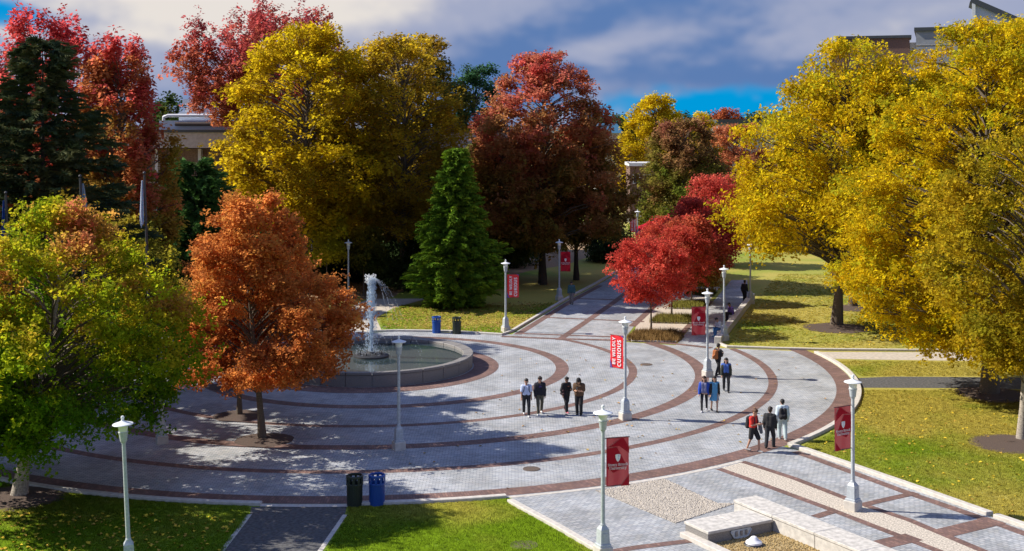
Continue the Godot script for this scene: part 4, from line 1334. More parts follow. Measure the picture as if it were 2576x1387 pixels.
# ---------------------------------------------------------------- fountain
func make_fountain() -> void:
	var c := Vector3(-7.95, 0, -70.68)
	var t := thing("fountain", "round granite fountain basin with one tall water jet", "fountain", c)
	var R := 5.72
	var n := 26
	for i in n:
		# one curved coping stone and wall panel per segment, with a joint between
		var st := mb()
		var a0 := TAU * i / n + .003
		var a1 := TAU * (i + 1) / n - .003
		var prof := [Vector2(R - .02, 0), Vector2(R, .02), Vector2(R, .60), Vector2(R - .03, .62)]
		bent(st, prof, a0, a1, 5)
		part("wall_stone", st, M.granite, t)
		st = mb()
		bent(st, [Vector2(R - .03, .625), Vector2(R + .03, .63), Vector2(R + .04, .64), Vector2(R + .04, .75), Vector2(R + .02, .77), Vector2(R - .50, .72), Vector2(R - .52, .70), Vector2(R - .52, .40)], a0 + .0015, a1 - .0015, 5)
		part("coping_stone", st, M.granite, t)
	var st := mb()
	lathe(st, [Vector2(R - .05, 0.02), Vector2(R - .05, .61)], 60)
	lathe(st, [Vector2(R - .06, .30), Vector2(3.0, .30), Vector2(0, .26)], 60)
	part("basin_floor", st, M.granite, t)
	st = mb()
	lathe(st, [Vector2(0, .56), Vector2(R - .50, .56)], 60)
	part("water", st, M.water, t)
	st = mb()
	lathe(st, [Vector2(1.0, .30), Vector2(1.0, .64), Vector2(.85, .70), Vector2(.3, .74), Vector2(.12, .86), Vector2(0, .88)], 28)
	part("nozzle_base", st, M.black, t)
	for k in 8:
		st = mb()
		var a := TAU * (k + .4) / 8
		var d := Vector3(cos(a), 0, sin(a))
		tube(st, [d * .6 + Vector3.UP * .6, d * .66 + Vector3.UP * .84], [.035, .025], 8)
		part("side_nozzle", st, M.black, t)
	# water: one bead mesh, thousands of drops
	var sp := SphereMesh.new()
	sp.radius = .5
	sp.height = 1.0
	sp.radial_segments = 6
	sp.rings = 3
	var buf := PackedFloat32Array()
	rng.seed = 77
	for i in 3600:
		var f := rng.randf()
		var h := f * 4.15
		var w := lerpf(.07, .22, f) if rng.randf() < .6 else lerpf(.40, .26, f)
		var a := rng.randf() * TAU
		var rr := w * sqrt(rng.randf())
		var s := rng.randf_range(.014, .042)
		var p := Vector3(cos(a) * rr + .05 * f, .84 + h, sin(a) * rr)
		var tint := rng.randf_range(.72, .95)
		put(buf, Basis().scaled(Vector3(s, s * rng.randf_range(1.2, 3.2), s)), p, Color(tint * .72, tint * .86, tint))
	for i in 420:      # torn top of the jet
		var a := rng.randf() * TAU
		var rr := .32 * sqrt(rng.randf())
		var s := rng.randf_range(.018, .045)
		put(buf, Basis().scaled(Vector3(s, s * 1.6, s)), Vector3(cos(a) * rr - .05, 4.75 + rng.randf_range(-.15, .32) + rr * .4, sin(a) * rr), Color(.9, .93, .95))
	for i in 650:      # spray blown to the side
		var f := rng.randf()
		var lane := [.55, .8, 1.0, 1.25][rng.randi() % 4] as float
		var s := rng.randf_range(.008, .02)
		put(buf, Basis().scaled(Vector3(s, s * 2.5, s)), Vector3(.25 + f * 1.25 * lane, 4.9 - f * f * 2.1 - f * .25 + rng.randf_range(-.05, .05), rng.randf_range(-.25, .25)), Color(.7, .76, .82))
	for i in 260:
		var f := rng.randf()
		var s := rng.randf_range(.012, .03)
		put(buf, Basis().scaled(Vector3(s, s * 2.0, s)), Vector3(-.3 - f * 1.5, 2.6 - f * f * 1.2 + rng.randf_range(-.1, .1), rng.randf_range(-.4, .4)), Color(.7, .76, .82))
	for i in 380:      # splash where it lands
		var a := rng.randf() * TAU
		var rr := .9 * sqrt(rng.randf())
		var s := rng.randf_range(.015, .04)
		put(buf, Basis().scaled(Vector3.ONE * s), Vector3(cos(a) * rr, .66 + .5 * pow(rng.randf(), 2.0), sin(a) * rr), Color(.8, .86, .9))
	for k in 8:        # thin side jets
		var a := TAU * (k + .4) / 8
		var d := Vector3(cos(a), 0, sin(a))
		for i in 60:
			var f := rng.randf()
			var s := rng.randf_range(.009, .018)
			put(buf, Basis().scaled(Vector3(s, s * 2.2, s)), d * lerpf(.66, 3.1, f) + Vector3(0, .84 + 4.6 * f * (1.0 - f) * 1.1 - .28 * f, 0) + Vector3(rng.randf_range(-.02, .02), 0, rng.randf_range(-.02, .02)), Color(.78, .83, .88))
	many("water_jet", sp, M.drop, buf, t)

# closed or open profile (radius, height) swept round the y axis between two angles
func bent(st: SurfaceTool, prof: Array, a0: float, a1: float, seg: int) -> void:
	for k in seg:
		var a := lerpf(a0, a1, float(k) / seg)
		var b := lerpf(a0, a1, float(k + 1) / seg)
		var da := Vector3(cos(a), 0, sin(a))
		var db := Vector3(cos(b), 0, sin(b))
		for i in prof.size() - 1:
			var p: Vector2 = prof[i]
			var q: Vector2 = prof[i + 1]
			var tt := (q - p).normalized()
			var na := da * tt.y - Vector3.UP * tt.x
			var nb := db * tt.y - Vector3.UP * tt.x
			smooth_quad(st, da * p.x + Vector3.UP * p.y, db * p.x + Vector3.UP * p.y, db * q.x + Vector3.UP * q.y, da * q.x + Vector3.UP * q.y, na, nb, nb, na)
	for e in [a0, a1]:
		var d := Vector3(cos(e), 0, sin(e))
		var n := Vector3(-sin(e), 0, cos(e)) * (-1.0 if e == a0 else 1.0)
		for i in range(1, prof.size() - 1):
			tri(st, d * prof[0].x + Vector3.UP * prof[0].y, d * prof[i].x + Vector3.UP * prof[i].y, d * prof[i + 1].x + Vector3.UP * prof[i + 1].y, n)

# ---------------------------------------------------------------- the long bench, its end slab and the gravel channel
func make_channel() -> void:
	var ax := Vector3(.485, 0, .874).normalized()      # along the channel, towards the camera
	var sd := Vector3(.874, 0, -.485).normalized()     # across, to the right
	var b := Basis(sd, Vector3.UP, ax)
	var hb := .55
	# bench: right top edge starts at this corner
	var corner := gp(1902, 1247, hb)
	corner.y = 0
	var t := thing("stone_bench", "long pale concrete bench wall beside the gravel channel", "bench", corner, 0.0)
	var st := mb()
	var w := .98
	for i in 6:
		st = mb()
		soft_box(st, -sd * w * .5 + ax * (i * 2.02 + 1.0), Vector3(w, hb - .09, 2.0), .01, b)
		part("wall_block", st, M.bench, t)
		st = mb()
		soft_box(st, -sd * w * .5 + ax * (i * 2.02 + 1.0) + Vector3(0, hb - .085, 0), Vector3(w + .06, .085, 2.012), .012, b)
		part("seat_slab", st, M.bench, t)
	# end slab across the channel
	var e := corner - sd * (w + .05 + 1.35) + ax * 1.45
	t = thing("end_block", "low concrete end block of the channel with a relief emblem", "stone block", e, 0.0)
	var he := .44
	for k in 2:
		st = mb()
		soft_box(st, sd * (k * 1.36 - .68) + Vector3(0, he - .085, 0), Vector3(1.35, .085, 1.30), .012, b)
		part("top_slab", st, M.bench, t)
	st = mb()
	soft_box(st, Vector3(0, -.12, 0), Vector3(2.66, he + .03, 1.22), .012, b)
	part("block", st, M.granite, t)
	st = mb()
	var f := ax * .61
	for k in 14:
		var a0 := PI + PI * k / 14
		var a1 := PI + PI * (k + 1) / 14
		var c0 := Vector3(0, .27, 0) + f + ax * .03
		tri(st, c0, c0 + sd * cos(a0) * .42 + Vector3.UP * sin(a0) * .26, c0 + sd * cos(a1) * .42 + Vector3.UP * sin(a1) * .26, ax)
	quad(st, f + ax * .03 - sd * .42 + Vector3.UP * .27, f + ax * .03 + sd * .42 + Vector3.UP * .27, f + ax * .03 + sd * .40 + Vector3.UP * .33, f + ax * .03 - sd * .40 + Vector3.UP * .33, ax)
	var em := part("relief_emblem", st, M.lamp, t)
	for k in [-1, 0, 1]:
		st = mb()
		box(st, f + ax * .045 + sd * k * .2 + Vector3.UP * .20, Vector3(.09, .16, .03), b)
		part("relief_bar", st, M.granite, em)
	st = mb()
	tube(st, [f + ax * .035 - sd * .43 + Vector3.UP * .28, f + ax * .035 - sd * .30 + Vector3.UP * .08, f + ax * .035 + Vector3.UP * .015, f + ax * .035 + sd * .30 + Vector3.UP * .08, f + ax * .035 + sd * .43 + Vector3.UP * .28], [.025, .025, .025, .025, .025], 6)
	part("relief_frame", st, M.lamp, em)
	# low left kerb and gravel
	var L := e - sd * 1.46 - ax * .5
	st = mb()
	kerb(st, [L, L + ax * 14.0], .34, 0, .15)
	struct("kerb", st, M.concrete)
	st = mb()
	sheet(st, [e - sd * 1.30 + ax * .5, e + sd * 1.45 + ax * .5, e + sd * 1.45 + ax * 13.0, e - sd * 1.30 + ax * 13.0], .03)
	struct("gravel_channel", st, M.gravel)
	# rounded stones: the rock bed behind the end block, and the gravel
	var sp := SphereMesh.new()
	sp.radius = .5
	sp.height = .8
	sp.radial_segments = 7
	sp.rings = 4
	var bed := [[1500, 1236], [1673, 1206], [1806, 1268], [1850, 1268], [1700, 1318]]
	st = mb()
	sheet_px(st, bed, .0105)
	struct("rock_bed", st, M.pebble)
	var buf := PackedFloat32Array()
	rng.seed = 66
	for p in scatter(bed, 9000, 67):
		var s := rng.randf_range(.035, .085)
		var g := rng.randf_range(.34, .52)
		put(buf, Basis.from_euler(Vector3(rng.randf(), rng.randf() * TAU, rng.randf())).scaled(Vector3(s, s * .7, s * rng.randf_range(.7, 1.3))), p + Vector3(0, .015, 0), Color(g, g * .91, g * .78))
	var o := many("rock_bed_stones", sp, M.pebbles, buf, self)
	tag(o, "pale loose stones filling the bed behind the end block", "stones")
	buf = PackedFloat32Array()
	for i in 5200:
		var p := e + sd * rng.randf_range(-1.28, 1.42) + ax * rng.randf_range(.62, 6.5)
		var s := rng.randf_range(.025, .07)
		var g := rng.randf_range(.5, 1.2)
		put(buf, Basis.from_euler(Vector3(rng.randf(), rng.randf() * TAU, rng.randf())).scaled(Vector3(s, s * .7, s)), p + Vector3(0, .038, 0), Color(.40 * g, .29 * g, .13 * g))
	o = many("channel_gravel", sp, M.pebbles, buf, self)
	tag(o, "golden brown gravel lying in the channel", "gravel")
	# white domed cap on a dark plate
	t = thing("light_cap", "small white domed cap on a black plate in the gravel", "ground light", gp(1897, 1374), 0.3)
	st = mb()
	lathe(st, [Vector2(0, .09), Vector2(.30, .085), Vector2(.33, .05), Vector2(.33, .0)], 20)
	part("plate", st, M.black, t)
	st = mb()
	lathe(st, [Vector2(.27, .09), Vector2(.26, .14), Vector2(.17, .20), Vector2(.09, .29), Vector2(.05, .31), Vector2(0, .315)], 20)
	part("cap", st, M.cap_white, t)
# ---------------------------------------------------------------- people: tapered bones joined by a smooth minimum, meshed as surface nets
func flesh(st: SurfaceTool, bones: Array, cell: float, k: float) -> void:
	var lo := Vector3(1e9, 1e9, 1e9)
	var hi := -lo
	for b in bones:
		var r: float = maxf(b[2], b[3]) + cell * 3
		for p in [b[0], b[1]]:
			lo = lo.min(p - Vector3.ONE * r)
			hi = hi.max(p + Vector3.ONE * r)
	var nx := int((hi.x - lo.x) / cell) + 2
	var ny := int((hi.y - lo.y) / cell) + 2
	var nq := int((hi.z - lo.z) / cell) + 2
	var f := PackedFloat32Array()
	f.resize(nx * ny * nq)
	f.fill(1.0)
	for b in bones:
		var A: Vector3 = b[0]
		var B: Vector3 = b[1]
		var ra: float = b[2]
		var rb: float = b[3]
		var ab := B - A
		var ll := maxf(ab.length_squared(), 1e-8)
		var m := maxf(ra, rb) + k + cell * 2
		var i0 := ((A.min(B) - Vector3.ONE * m - lo) / cell).floor()
		var i1 := ((A.max(B) + Vector3.ONE * m - lo) / cell).ceil()
		for z in range(maxi(0, int(i0.z)), mini(nq, int(i1.z) + 1)):
			for y in range(maxi(0, int(i0.y)), mini(ny, int(i1.y) + 1)):
				var row := (z * ny + y) * nx
				for x in range(maxi(0, int(i0.x)), mini(nx, int(i1.x) + 1)):
					var p := lo + Vector3(x, y, z) * cell
					var t := clampf((p - A).dot(ab) / ll, 0, 1)
					var d := (p - A - ab * t).length() - lerpf(ra, rb, t)
					var e := f[row + x]
					var h := maxf(k - absf(e - d), 0.0) / k
					f[row + x] = minf(e, d) - h * h * k * .25
	var vid := PackedInt32Array()
	vid.resize(nx * ny * nq)
	vid.fill(-1)
	var V := PackedVector3Array()
	for z in nq - 1:
		for y in ny - 1:
			var row := (z * ny + y) * nx
			for x in nx - 1:
				var i := row + x
				if absf(f[i]) > cell * 2.5:
					continue
				var c := [f[i], f[i + 1], f[i + nx], f[i + nx + 1], f[i + nx * ny], f[i + nx * ny + 1], f[i + nx * ny + nx], f[i + nx * ny + nx + 1]]
				var neg := 0
				for q in c:
					if q < 0:
						neg += 1
				if neg == 0 or neg == 8:
					continue
				var s := Vector3.ZERO
				var n := 0
				for e in [[0, 1], [2, 3], [4, 5], [6, 7], [0, 2], [1, 3], [4, 6], [5, 7], [0, 4], [1, 5], [2, 6], [3, 7]]:
					var u: float = c[e[0]]
					var w: float = c[e[1]]
					if (u < 0) != (w < 0):
						var t := u / (u - w)
						var pa := Vector3(e[0] & 1, (e[0] >> 1) & 1, e[0] >> 2)
						var pb := Vector3(e[1] & 1, (e[1] >> 1) & 1, e[1] >> 2)
						s += pa.lerp(pb, t)
						n += 1
				vid[i] = V.size()
				V.append(lo + (Vector3(x, y, z) + s / n) * cell)
	var N := PackedVector3Array()
	N.resize(V.size())
	var tris := PackedInt32Array()
	var dx := [1, nx, nx * ny]
	for z in range(1, nq - 1):
		for y in range(1, ny - 1):
			var row := (z * ny + y) * nx
			for x in range(1, nx - 1):
				var i := row + x
				if vid[i] < 0 and absf(f[i]) > cell * 2.5:
					continue
				for a in 3:
					var g := f[i]
					var h := f[i + dx[a]]
					if (g < 0) == (h < 0):
						continue
					var p: int = dx[(a + 1) % 3]
					var q: int = dx[(a + 2) % 3]
					var k4 := [vid[i], vid[i - p], vid[i - p - q], vid[i - q]]
					if k4.min() < 0:
						continue
					if g > 0:
						k4.reverse()
					for o in [[0, 2, 1], [0, 3, 2]]:
						var n0 := (V[k4[o[2]]] - V[k4[o[0]]]).cross(V[k4[o[1]]] - V[k4[o[0]]])
						for w in o:
							tris.append(k4[w])
							N[k4[w]] += n0
	for w in tris:
		st.set_normal(N[w].normalized())
		st.set_uv(Vector2.ZERO)
		st.add_vertex(V[w])

func cloth_mat(c: Array, rough := .85) -> StandardMaterial3D:
	var key := "cloth_%s" % str(c)
	if not M.has(key):
		M[key] = mat(c[0], c[1], c[2], rough)
	return M[key]

func hand(st: SurfaceTool, wrist: Vector3, dir: Vector3, thumb: Vector3) -> void:
	var d := dir.normalized()
	var t := (thumb - d * thumb.dot(d)).normalized()
	var nrm := d.cross(t)
	tube(st, [wrist - d * .02, wrist + d * .03, wrist + d * .085], [.026, .036, .034], 7)
	for i in 4:
		var o := t * (.030 - i * .019)
		var L: float = [.068, .078, .072, .056][i]
		var p := wrist + d * .075 + o
		tube(st, [p, p + d * L * .55 + nrm * .006, p + d * L * .9 + nrm * .026], [.0105, .0095, .007], 5)
	var q := wrist + d * .03 + t * .03
	tube(st, [q, q + t * .026 + d * .028, q + t * .030 + d * .062 + nrm * .012], [.013, .0115, .008], 5)

# o: stand (ground point), h (height), turn (0 faces the camera), stride, phase, larm/rarm: [elbow, wrist] offsets from the shoulder,
# top, sleeves (0 short, 1 long), legs (1 trousers, .45 shorts, 0 bare with dress), bottom, shoes, hair, style, skin, pack, look (head turn, nod)
func person(label: String, o: Dictionary) -> Node3D:
	var t := thing("person", label, "person", o.stand, o.turn, "people on the plaza")
	var s: float = o.h / 1.75
	var sit: float = o.get("sit", 0.0)
	var st_l: float = o.get("stride", .0)
	var hip_y := .92 if sit == 0 else sit
	var lean: float = o.get("lean", .03)
	var hipL := Vector3(.095, hip_y, 0)
	var hipR := Vector3(-.095, hip_y, 0)
	var footL := Vector3(.10, .075, st_l)
	var footR := Vector3(-.10, .075, -st_l)
	if st_l > .1:
		footR.y = .13
	if st_l < -.1:
		footL.y = .13
	var kneeL := (hipL + footL) * .5 + Vector3(.01, .03, .06 + maxf(0, st_l) * .12)
	var kneeR := (hipR + footR) * .5 + Vector3(-.01, .03, .06 + maxf(0, -st_l) * .12)
	if sit > 0:
		kneeL = Vector3(.12, hip_y + .03, .44)
		kneeR = Vector3(-.12, hip_y + .05, .42)
		footL = Vector3(.11, .08, .52)
		footR = Vector3(-.13, .08, .38)
	var up := Vector3(0, 1, lean).normalized()
	var waist := Vector3(0, hip_y, 0) + up * .16
	var chest := Vector3(0, hip_y, 0) + up * .36
	var neck := Vector3(0, hip_y, 0) + up * .54
	var nod: float = o.get("nod", .12)
	var look: float = o.get("look", 0.0)
	var hb := Basis(Vector3.UP, look) * Basis(Vector3.RIGHT, nod)
	var head := neck + hb * Vector3(0, .155, .025)
	var shL := chest + Vector3(.175, .10, 0)
	var shR := chest + Vector3(-.175, .10, 0)
	var LA: Array = o.get("larm", [Vector3(.05, -.28, -.06), Vector3(.06, -.52, .02)])
	var RA: Array = o.get("rarm", [Vector3(-.05, -.28, .03), Vector3(-.06, -.51, .12)])
	var elL: Vector3 = shL + LA[0]
	var wrL: Vector3 = shL + LA[1]
	var elR: Vector3 = shR + RA[0]
	var wrR: Vector3 = shR + RA[1]
	var root := Node3D.new()
	var put_on := func(called: String, st: SurfaceTool, m: Material, under: Node) -> MeshInstance3D:
		var n := part(called, st, m, under)
		if under == t:
			n.scale = Vector3.ONE * s
		return n
	root.free()
	# body: one surface from head to feet
	var st := mb()
	var body := [
		[waist + Vector3(.06, 0, 0), chest + Vector3(.075, .04, 0), .10, .11], [waist + Vector3(-.06, 0, 0), chest + Vector3(-.075, .04, 0), .10, .11],
		[hipL + Vector3(-.02, .02, 0), waist + Vector3(.05, 0, 0), .11, .10], [hipR + Vector3(.02, .02, 0), waist + Vector3(-.05, 0, 0), .11, .10],
		[shL, shR, .06, .06], [chest + Vector3(0, .08, 0), head, .062, .05],
		[shL, elL, .052, .042], [elL, wrL, .041, .028], [shR, elR, .052, .042], [elR, wrR, .041, .028],
		[hipL, kneeL, .085, .056], [kneeL, footL, .054, .036], [hipR, kneeR, .085, .056], [kneeR, footR, .054, .036],
		[footL + Vector3(0, -.035, -.03), footL + Vector3(.01, -.045, .15), .038, .028], [footR + Vector3(0, -.035, -.03), footR + Vector3(-.01, -.045, .15), .038, .028],
		[head + hb * Vector3(0, .03, -.012), head + hb * Vector3(0, .03, .012), .092, .090], [head + hb * Vector3(0, -.03, .02), head + hb * Vector3(0, -.075, .045), .062, .045],
		[head + hb * Vector3(0, .01, .085), head + hb * Vector3(0, -.025, .108), .012, .015],
		[head + hb * Vector3(.088, 0, -.005), head + hb * Vector3(.090, -.03, 0), .014, .010], [head + hb * Vector3(-.088, 0, -.005), head + hb * Vector3(-.090, -.03, 0), .014, .010],
	]
	flesh(st, body, .019, .035)
	hand(st, wrL, wrL - elL, Vector3(-.3, 0, 1))
	hand(st, wrR, wrR - elR, Vector3(.3, 0, 1))
	var skin: Array = o.get("skin", [.42, .24, .16])
	var b: MeshInstance3D = put_on.call("body", st, cloth_mat(skin, .6), t)
	st = mb()
	for x in [-.034, .034]:
		tube(st, [head + hb * Vector3(x - .012, .012, .090), head + hb * Vector3(x + .012, .012, .090)], [.009, .009], 5)
	part("eyes", st, M.black, b)
	st = mb()
	tube(st, [head + hb * Vector3(-.024, -.058, .094), head + hb * Vector3(0, -.061, .099), head + hb * Vector3(.024, -.058, .094)], [.004, .007, .004], 5)
	part("mouth", st, cloth_mat([.28, .09, .08]), b)
	# hair
	st = mb()
	var hr := [[head + hb * Vector3(0, .055, -.025), head + hb * Vector3(0, .065, .015), .098, .088], [head + hb * Vector3(0, .02, -.055), head + hb * Vector3(0, -.03, -.05), .075, .055]]
	match o.get("style", "short"):
		"long":
			hr += [[head + hb * Vector3(.06, .03, -.04), head + Vector3(.085, -.25, -.05), .06, .04], [head + hb * Vector3(-.06, .03, -.04), head + Vector3(-.085, -.25, -.05), .06, .04], [head + Vector3(0, -.03, -.07), head + Vector3(0, -.27, -.09), .07, .05]]
		"curly":
			hr += [[head + hb * Vector3(.045, .085, .03), head + hb * Vector3(-.045, .085, .03), .062, .062], [head + hb * Vector3(0, .10, -.03), head + hb * Vector3(0, .09, -.05), .075, .06]]
	flesh(st, hr, .019, .02)
	put_on.call("hair", st, cloth_mat(o.get("hair", [.015, .012, .01]), .7), t)
	if o.has("cap"):
		st = mb()
		flesh(st, [[head + hb * Vector3(0, .07, -.02), head + hb * Vector3(0, .075, .01), .110, .105], [head + hb * Vector3(0, .06, .08), head + hb * Vector3(0, .045, .16), .03, .018]], .019, .03)
		put_on.call("cap", st, cloth_mat(o.cap), t)
	# top
	var loose: float = o.get("loose", .022)
	st = mb()
	var top := [
		[waist + Vector3(.07, -.03, 0), chest + Vector3(.085, .05, 0), .10 + loose, .105 + loose], [waist + Vector3(-.07, -.03, 0), chest + Vector3(-.085, .05, 0), .10 + loose, .105 + loose],
		[shL, shR, .062 + loose, .062 + loose], [hipL + Vector3(-.02, .06, 0), waist + Vector3(.06, 0, 0), .105 + loose, .10 + loose], [hipR + Vector3(.02, .06, 0), waist + Vector3(-.06, 0, 0), .105 + loose, .10 + loose],
	]
	for sd in [[shL, elL, wrL], [shR, elR, wrR]]:
		if o.get("sleeves", 1) == 1:
			top += [[sd[0], sd[1], .056 + loose, .048 + loose], [sd[1], sd[1].lerp(sd[2], .93), .048 + loose * .9, .036 + loose * .6]]
		else:
			top += [[sd[0], sd[0].lerp(sd[1], .72), .058 + loose, .056 + loose]]
	if o.get("hood", false):
		top += [[neck + Vector3(-.07, .0, -.06), neck + Vector3(.07, .0, -.06), .06, .06]]
	flesh(st, top, .019, .035)
	var shirt: MeshInstance3D = put_on.call("top", st, cloth_mat(o.top), t)
	for pr in o.get("prints", []):      # [centre on the chest, size, colour]
		st = mb()
		flesh(st, [[chest + pr[0] - Vector3(pr[1], 0, 0), chest + pr[0] + Vector3(pr[1], 0, 0), pr[2], pr[2]]], .014, .02)
		part("print", st, cloth_mat(pr[3]), shirt)
	# trousers, shorts or skirt
	st = mb()
	var legs: float = o.get("legs", 1.0)
	if o.has("skirt"):
		var hem := hip_y - .36
		var ring := []
		for lv in [[waist.y - .02, .135, .10], [hip_y, .175, .14], [hip_y - .15, .205, .175], [hem, .245, .215]]:
			var r := []
			for i in 18:
				var a := TAU * i / 18
				var fold := 1.0 + .05 * sin(a * 7) * (1.0 if lv[0] < hip_y else 0.0)
				r.append(Vector3(cos(a) * lv[1] * fold, lv[0], sin(a) * lv[2] * fold))
			ring.append(r)
		for k in 3:
			for i in 18:
				var j := (i + 1) % 18
				var na := Vector3(ring[k][i].x, 0, ring[k][i].z).normalized()
				var nb := Vector3(ring[k][j].x, 0, ring[k][j].z).normalized()
				smooth_quad(st, ring[k][i], ring[k][j], ring[k + 1][j], ring[k + 1][i], na, nb, nb, na)
		put_on.call("skirt", st, cloth_mat(o.skirt), t)
	else:
		var w: float = o.get("wide", .018)
		var bt := [[hipL + Vector3(-.02, .07, 0), hipR + Vector3(.02, .07, 0), .112 + w, .112 + w]]
		for sd in [[hipL, kneeL, footL], [hipR, kneeR, footR]]:
			if legs >= 1.0:
				bt += [[sd[0], sd[1], .09 + w, .058 + w], [sd[1], sd[1].lerp(sd[2], .94), .058 + w, .046 + w]]
			else:
				bt += [[sd[0], sd[0].lerp(sd[1], .9), .095 + w, .078 + w]]
		flesh(st, bt, .019, .03)
		put_on.call("trousers" if legs >= 1.0 else "shorts", st, cloth_mat(o.bottom), t)
	for sd in [footL, footR]:
		st = mb()
		flesh(st, [[sd + Vector3(0, -.032, -.035), sd + Vector3(0, -.042, .155), .050, .036], [sd + Vector3(0, -.055, -.03), sd + Vector3(0, -.055, .14), .036, .034]], .017, .02)
		put_on.call("shoe", st, cloth_mat(o.get("shoes", [.02, .02, .02])), t)
	if o.has("jacket"):
		st = mb()
		var jk := [[chest + Vector3(.12, .05, 0), waist + Vector3(.135, -.08, .0), .118, .11], [chest + Vector3(-.12, .05, 0), waist + Vector3(-.135, -.08, .0), .118, .11], [chest + Vector3(0, .03, -.06), waist + Vector3(0, -.08, -.06), .11, .10]]
		for sd in [[shL, elL, wrL], [shR, elR, wrR]]:
			jk += [[sd[0], sd[1], .088, .075], [sd[1], sd[1].lerp(sd[2], .93), .074, .058]]
		flesh(st, jk, .019, .03)
		put_on.call("jacket", st, cloth_mat(o.jacket), t)
	if o.has("pack"):
		st = mb()
		flesh(st, [[chest + Vector3(.075, .06, -.20), waist + Vector3(.08, -.06, -.21), .085, .10], [chest + Vector3(-.075, .06, -.20), waist + Vector3(-.08, -.06, -.21), .085, .10], [waist + Vector3(-.06, .0, -.28), waist + Vector3(.06, .0, -.28), .07, .07]], .019, .04)
		var pk: MeshInstance3D = put_on.call("backpack", st, cloth_mat(o.pack), t)
		for x in [-.115, .115]:
			st = mb()
			tube(st, [chest + Vector3(x, .06, -.16), chest + Vector3(x, .185, -.02), chest + Vector3(x * 1.02, .10, .12), chest + Vector3(x * 1.05, -.05, .145), waist + Vector3(x * 1.5, 0, .06)], [.022, .024, .024, .022, .018], 6)
			part("strap", st, cloth_mat(o.get("strap", [.02, .022, .035])), pk)
	if o.has("bag"):
		st = mb()
		var bc: Vector3 = hipR + Vector3(-.14, .12, .02)
		flesh(st, [[bc + Vector3(0, -.10, -.10), bc + Vector3(0, -.10, .10), .07, .07], [bc + Vector3(0, .06, -.08), bc + Vector3(0, .06, .08), .06, .06]], .019, .04)
		put_on.call("shoulder_bag", st, cloth_mat(o.bag), t)
	if o.has("phone"):
		st = mb()
		var pc: Vector3 = wrR + (wrR - elR).normalized() * .09 + Vector3(.01, .02, .02)
		soft_box(st, pc, Vector3(.075, .15, .01), .003, Basis(Vector3.RIGHT, -.6))
		put_on.call("phone", st, M.black, t)
	if o.has("carried"):
		st = mb()
		var q: Vector3 = wrL.lerp(elL, .35)
		flesh(st, [[q + Vector3(0, .02, .03), q + Vector3(.03, -.34, .06), .055, .07], [q + Vector3(-.05, .0, .02), q + Vector3(-.06, -.22, .03), .045, .05]], .019, .04)
		put_on.call("carried_jacket", st, cloth_mat(o.carried), t)
	return t

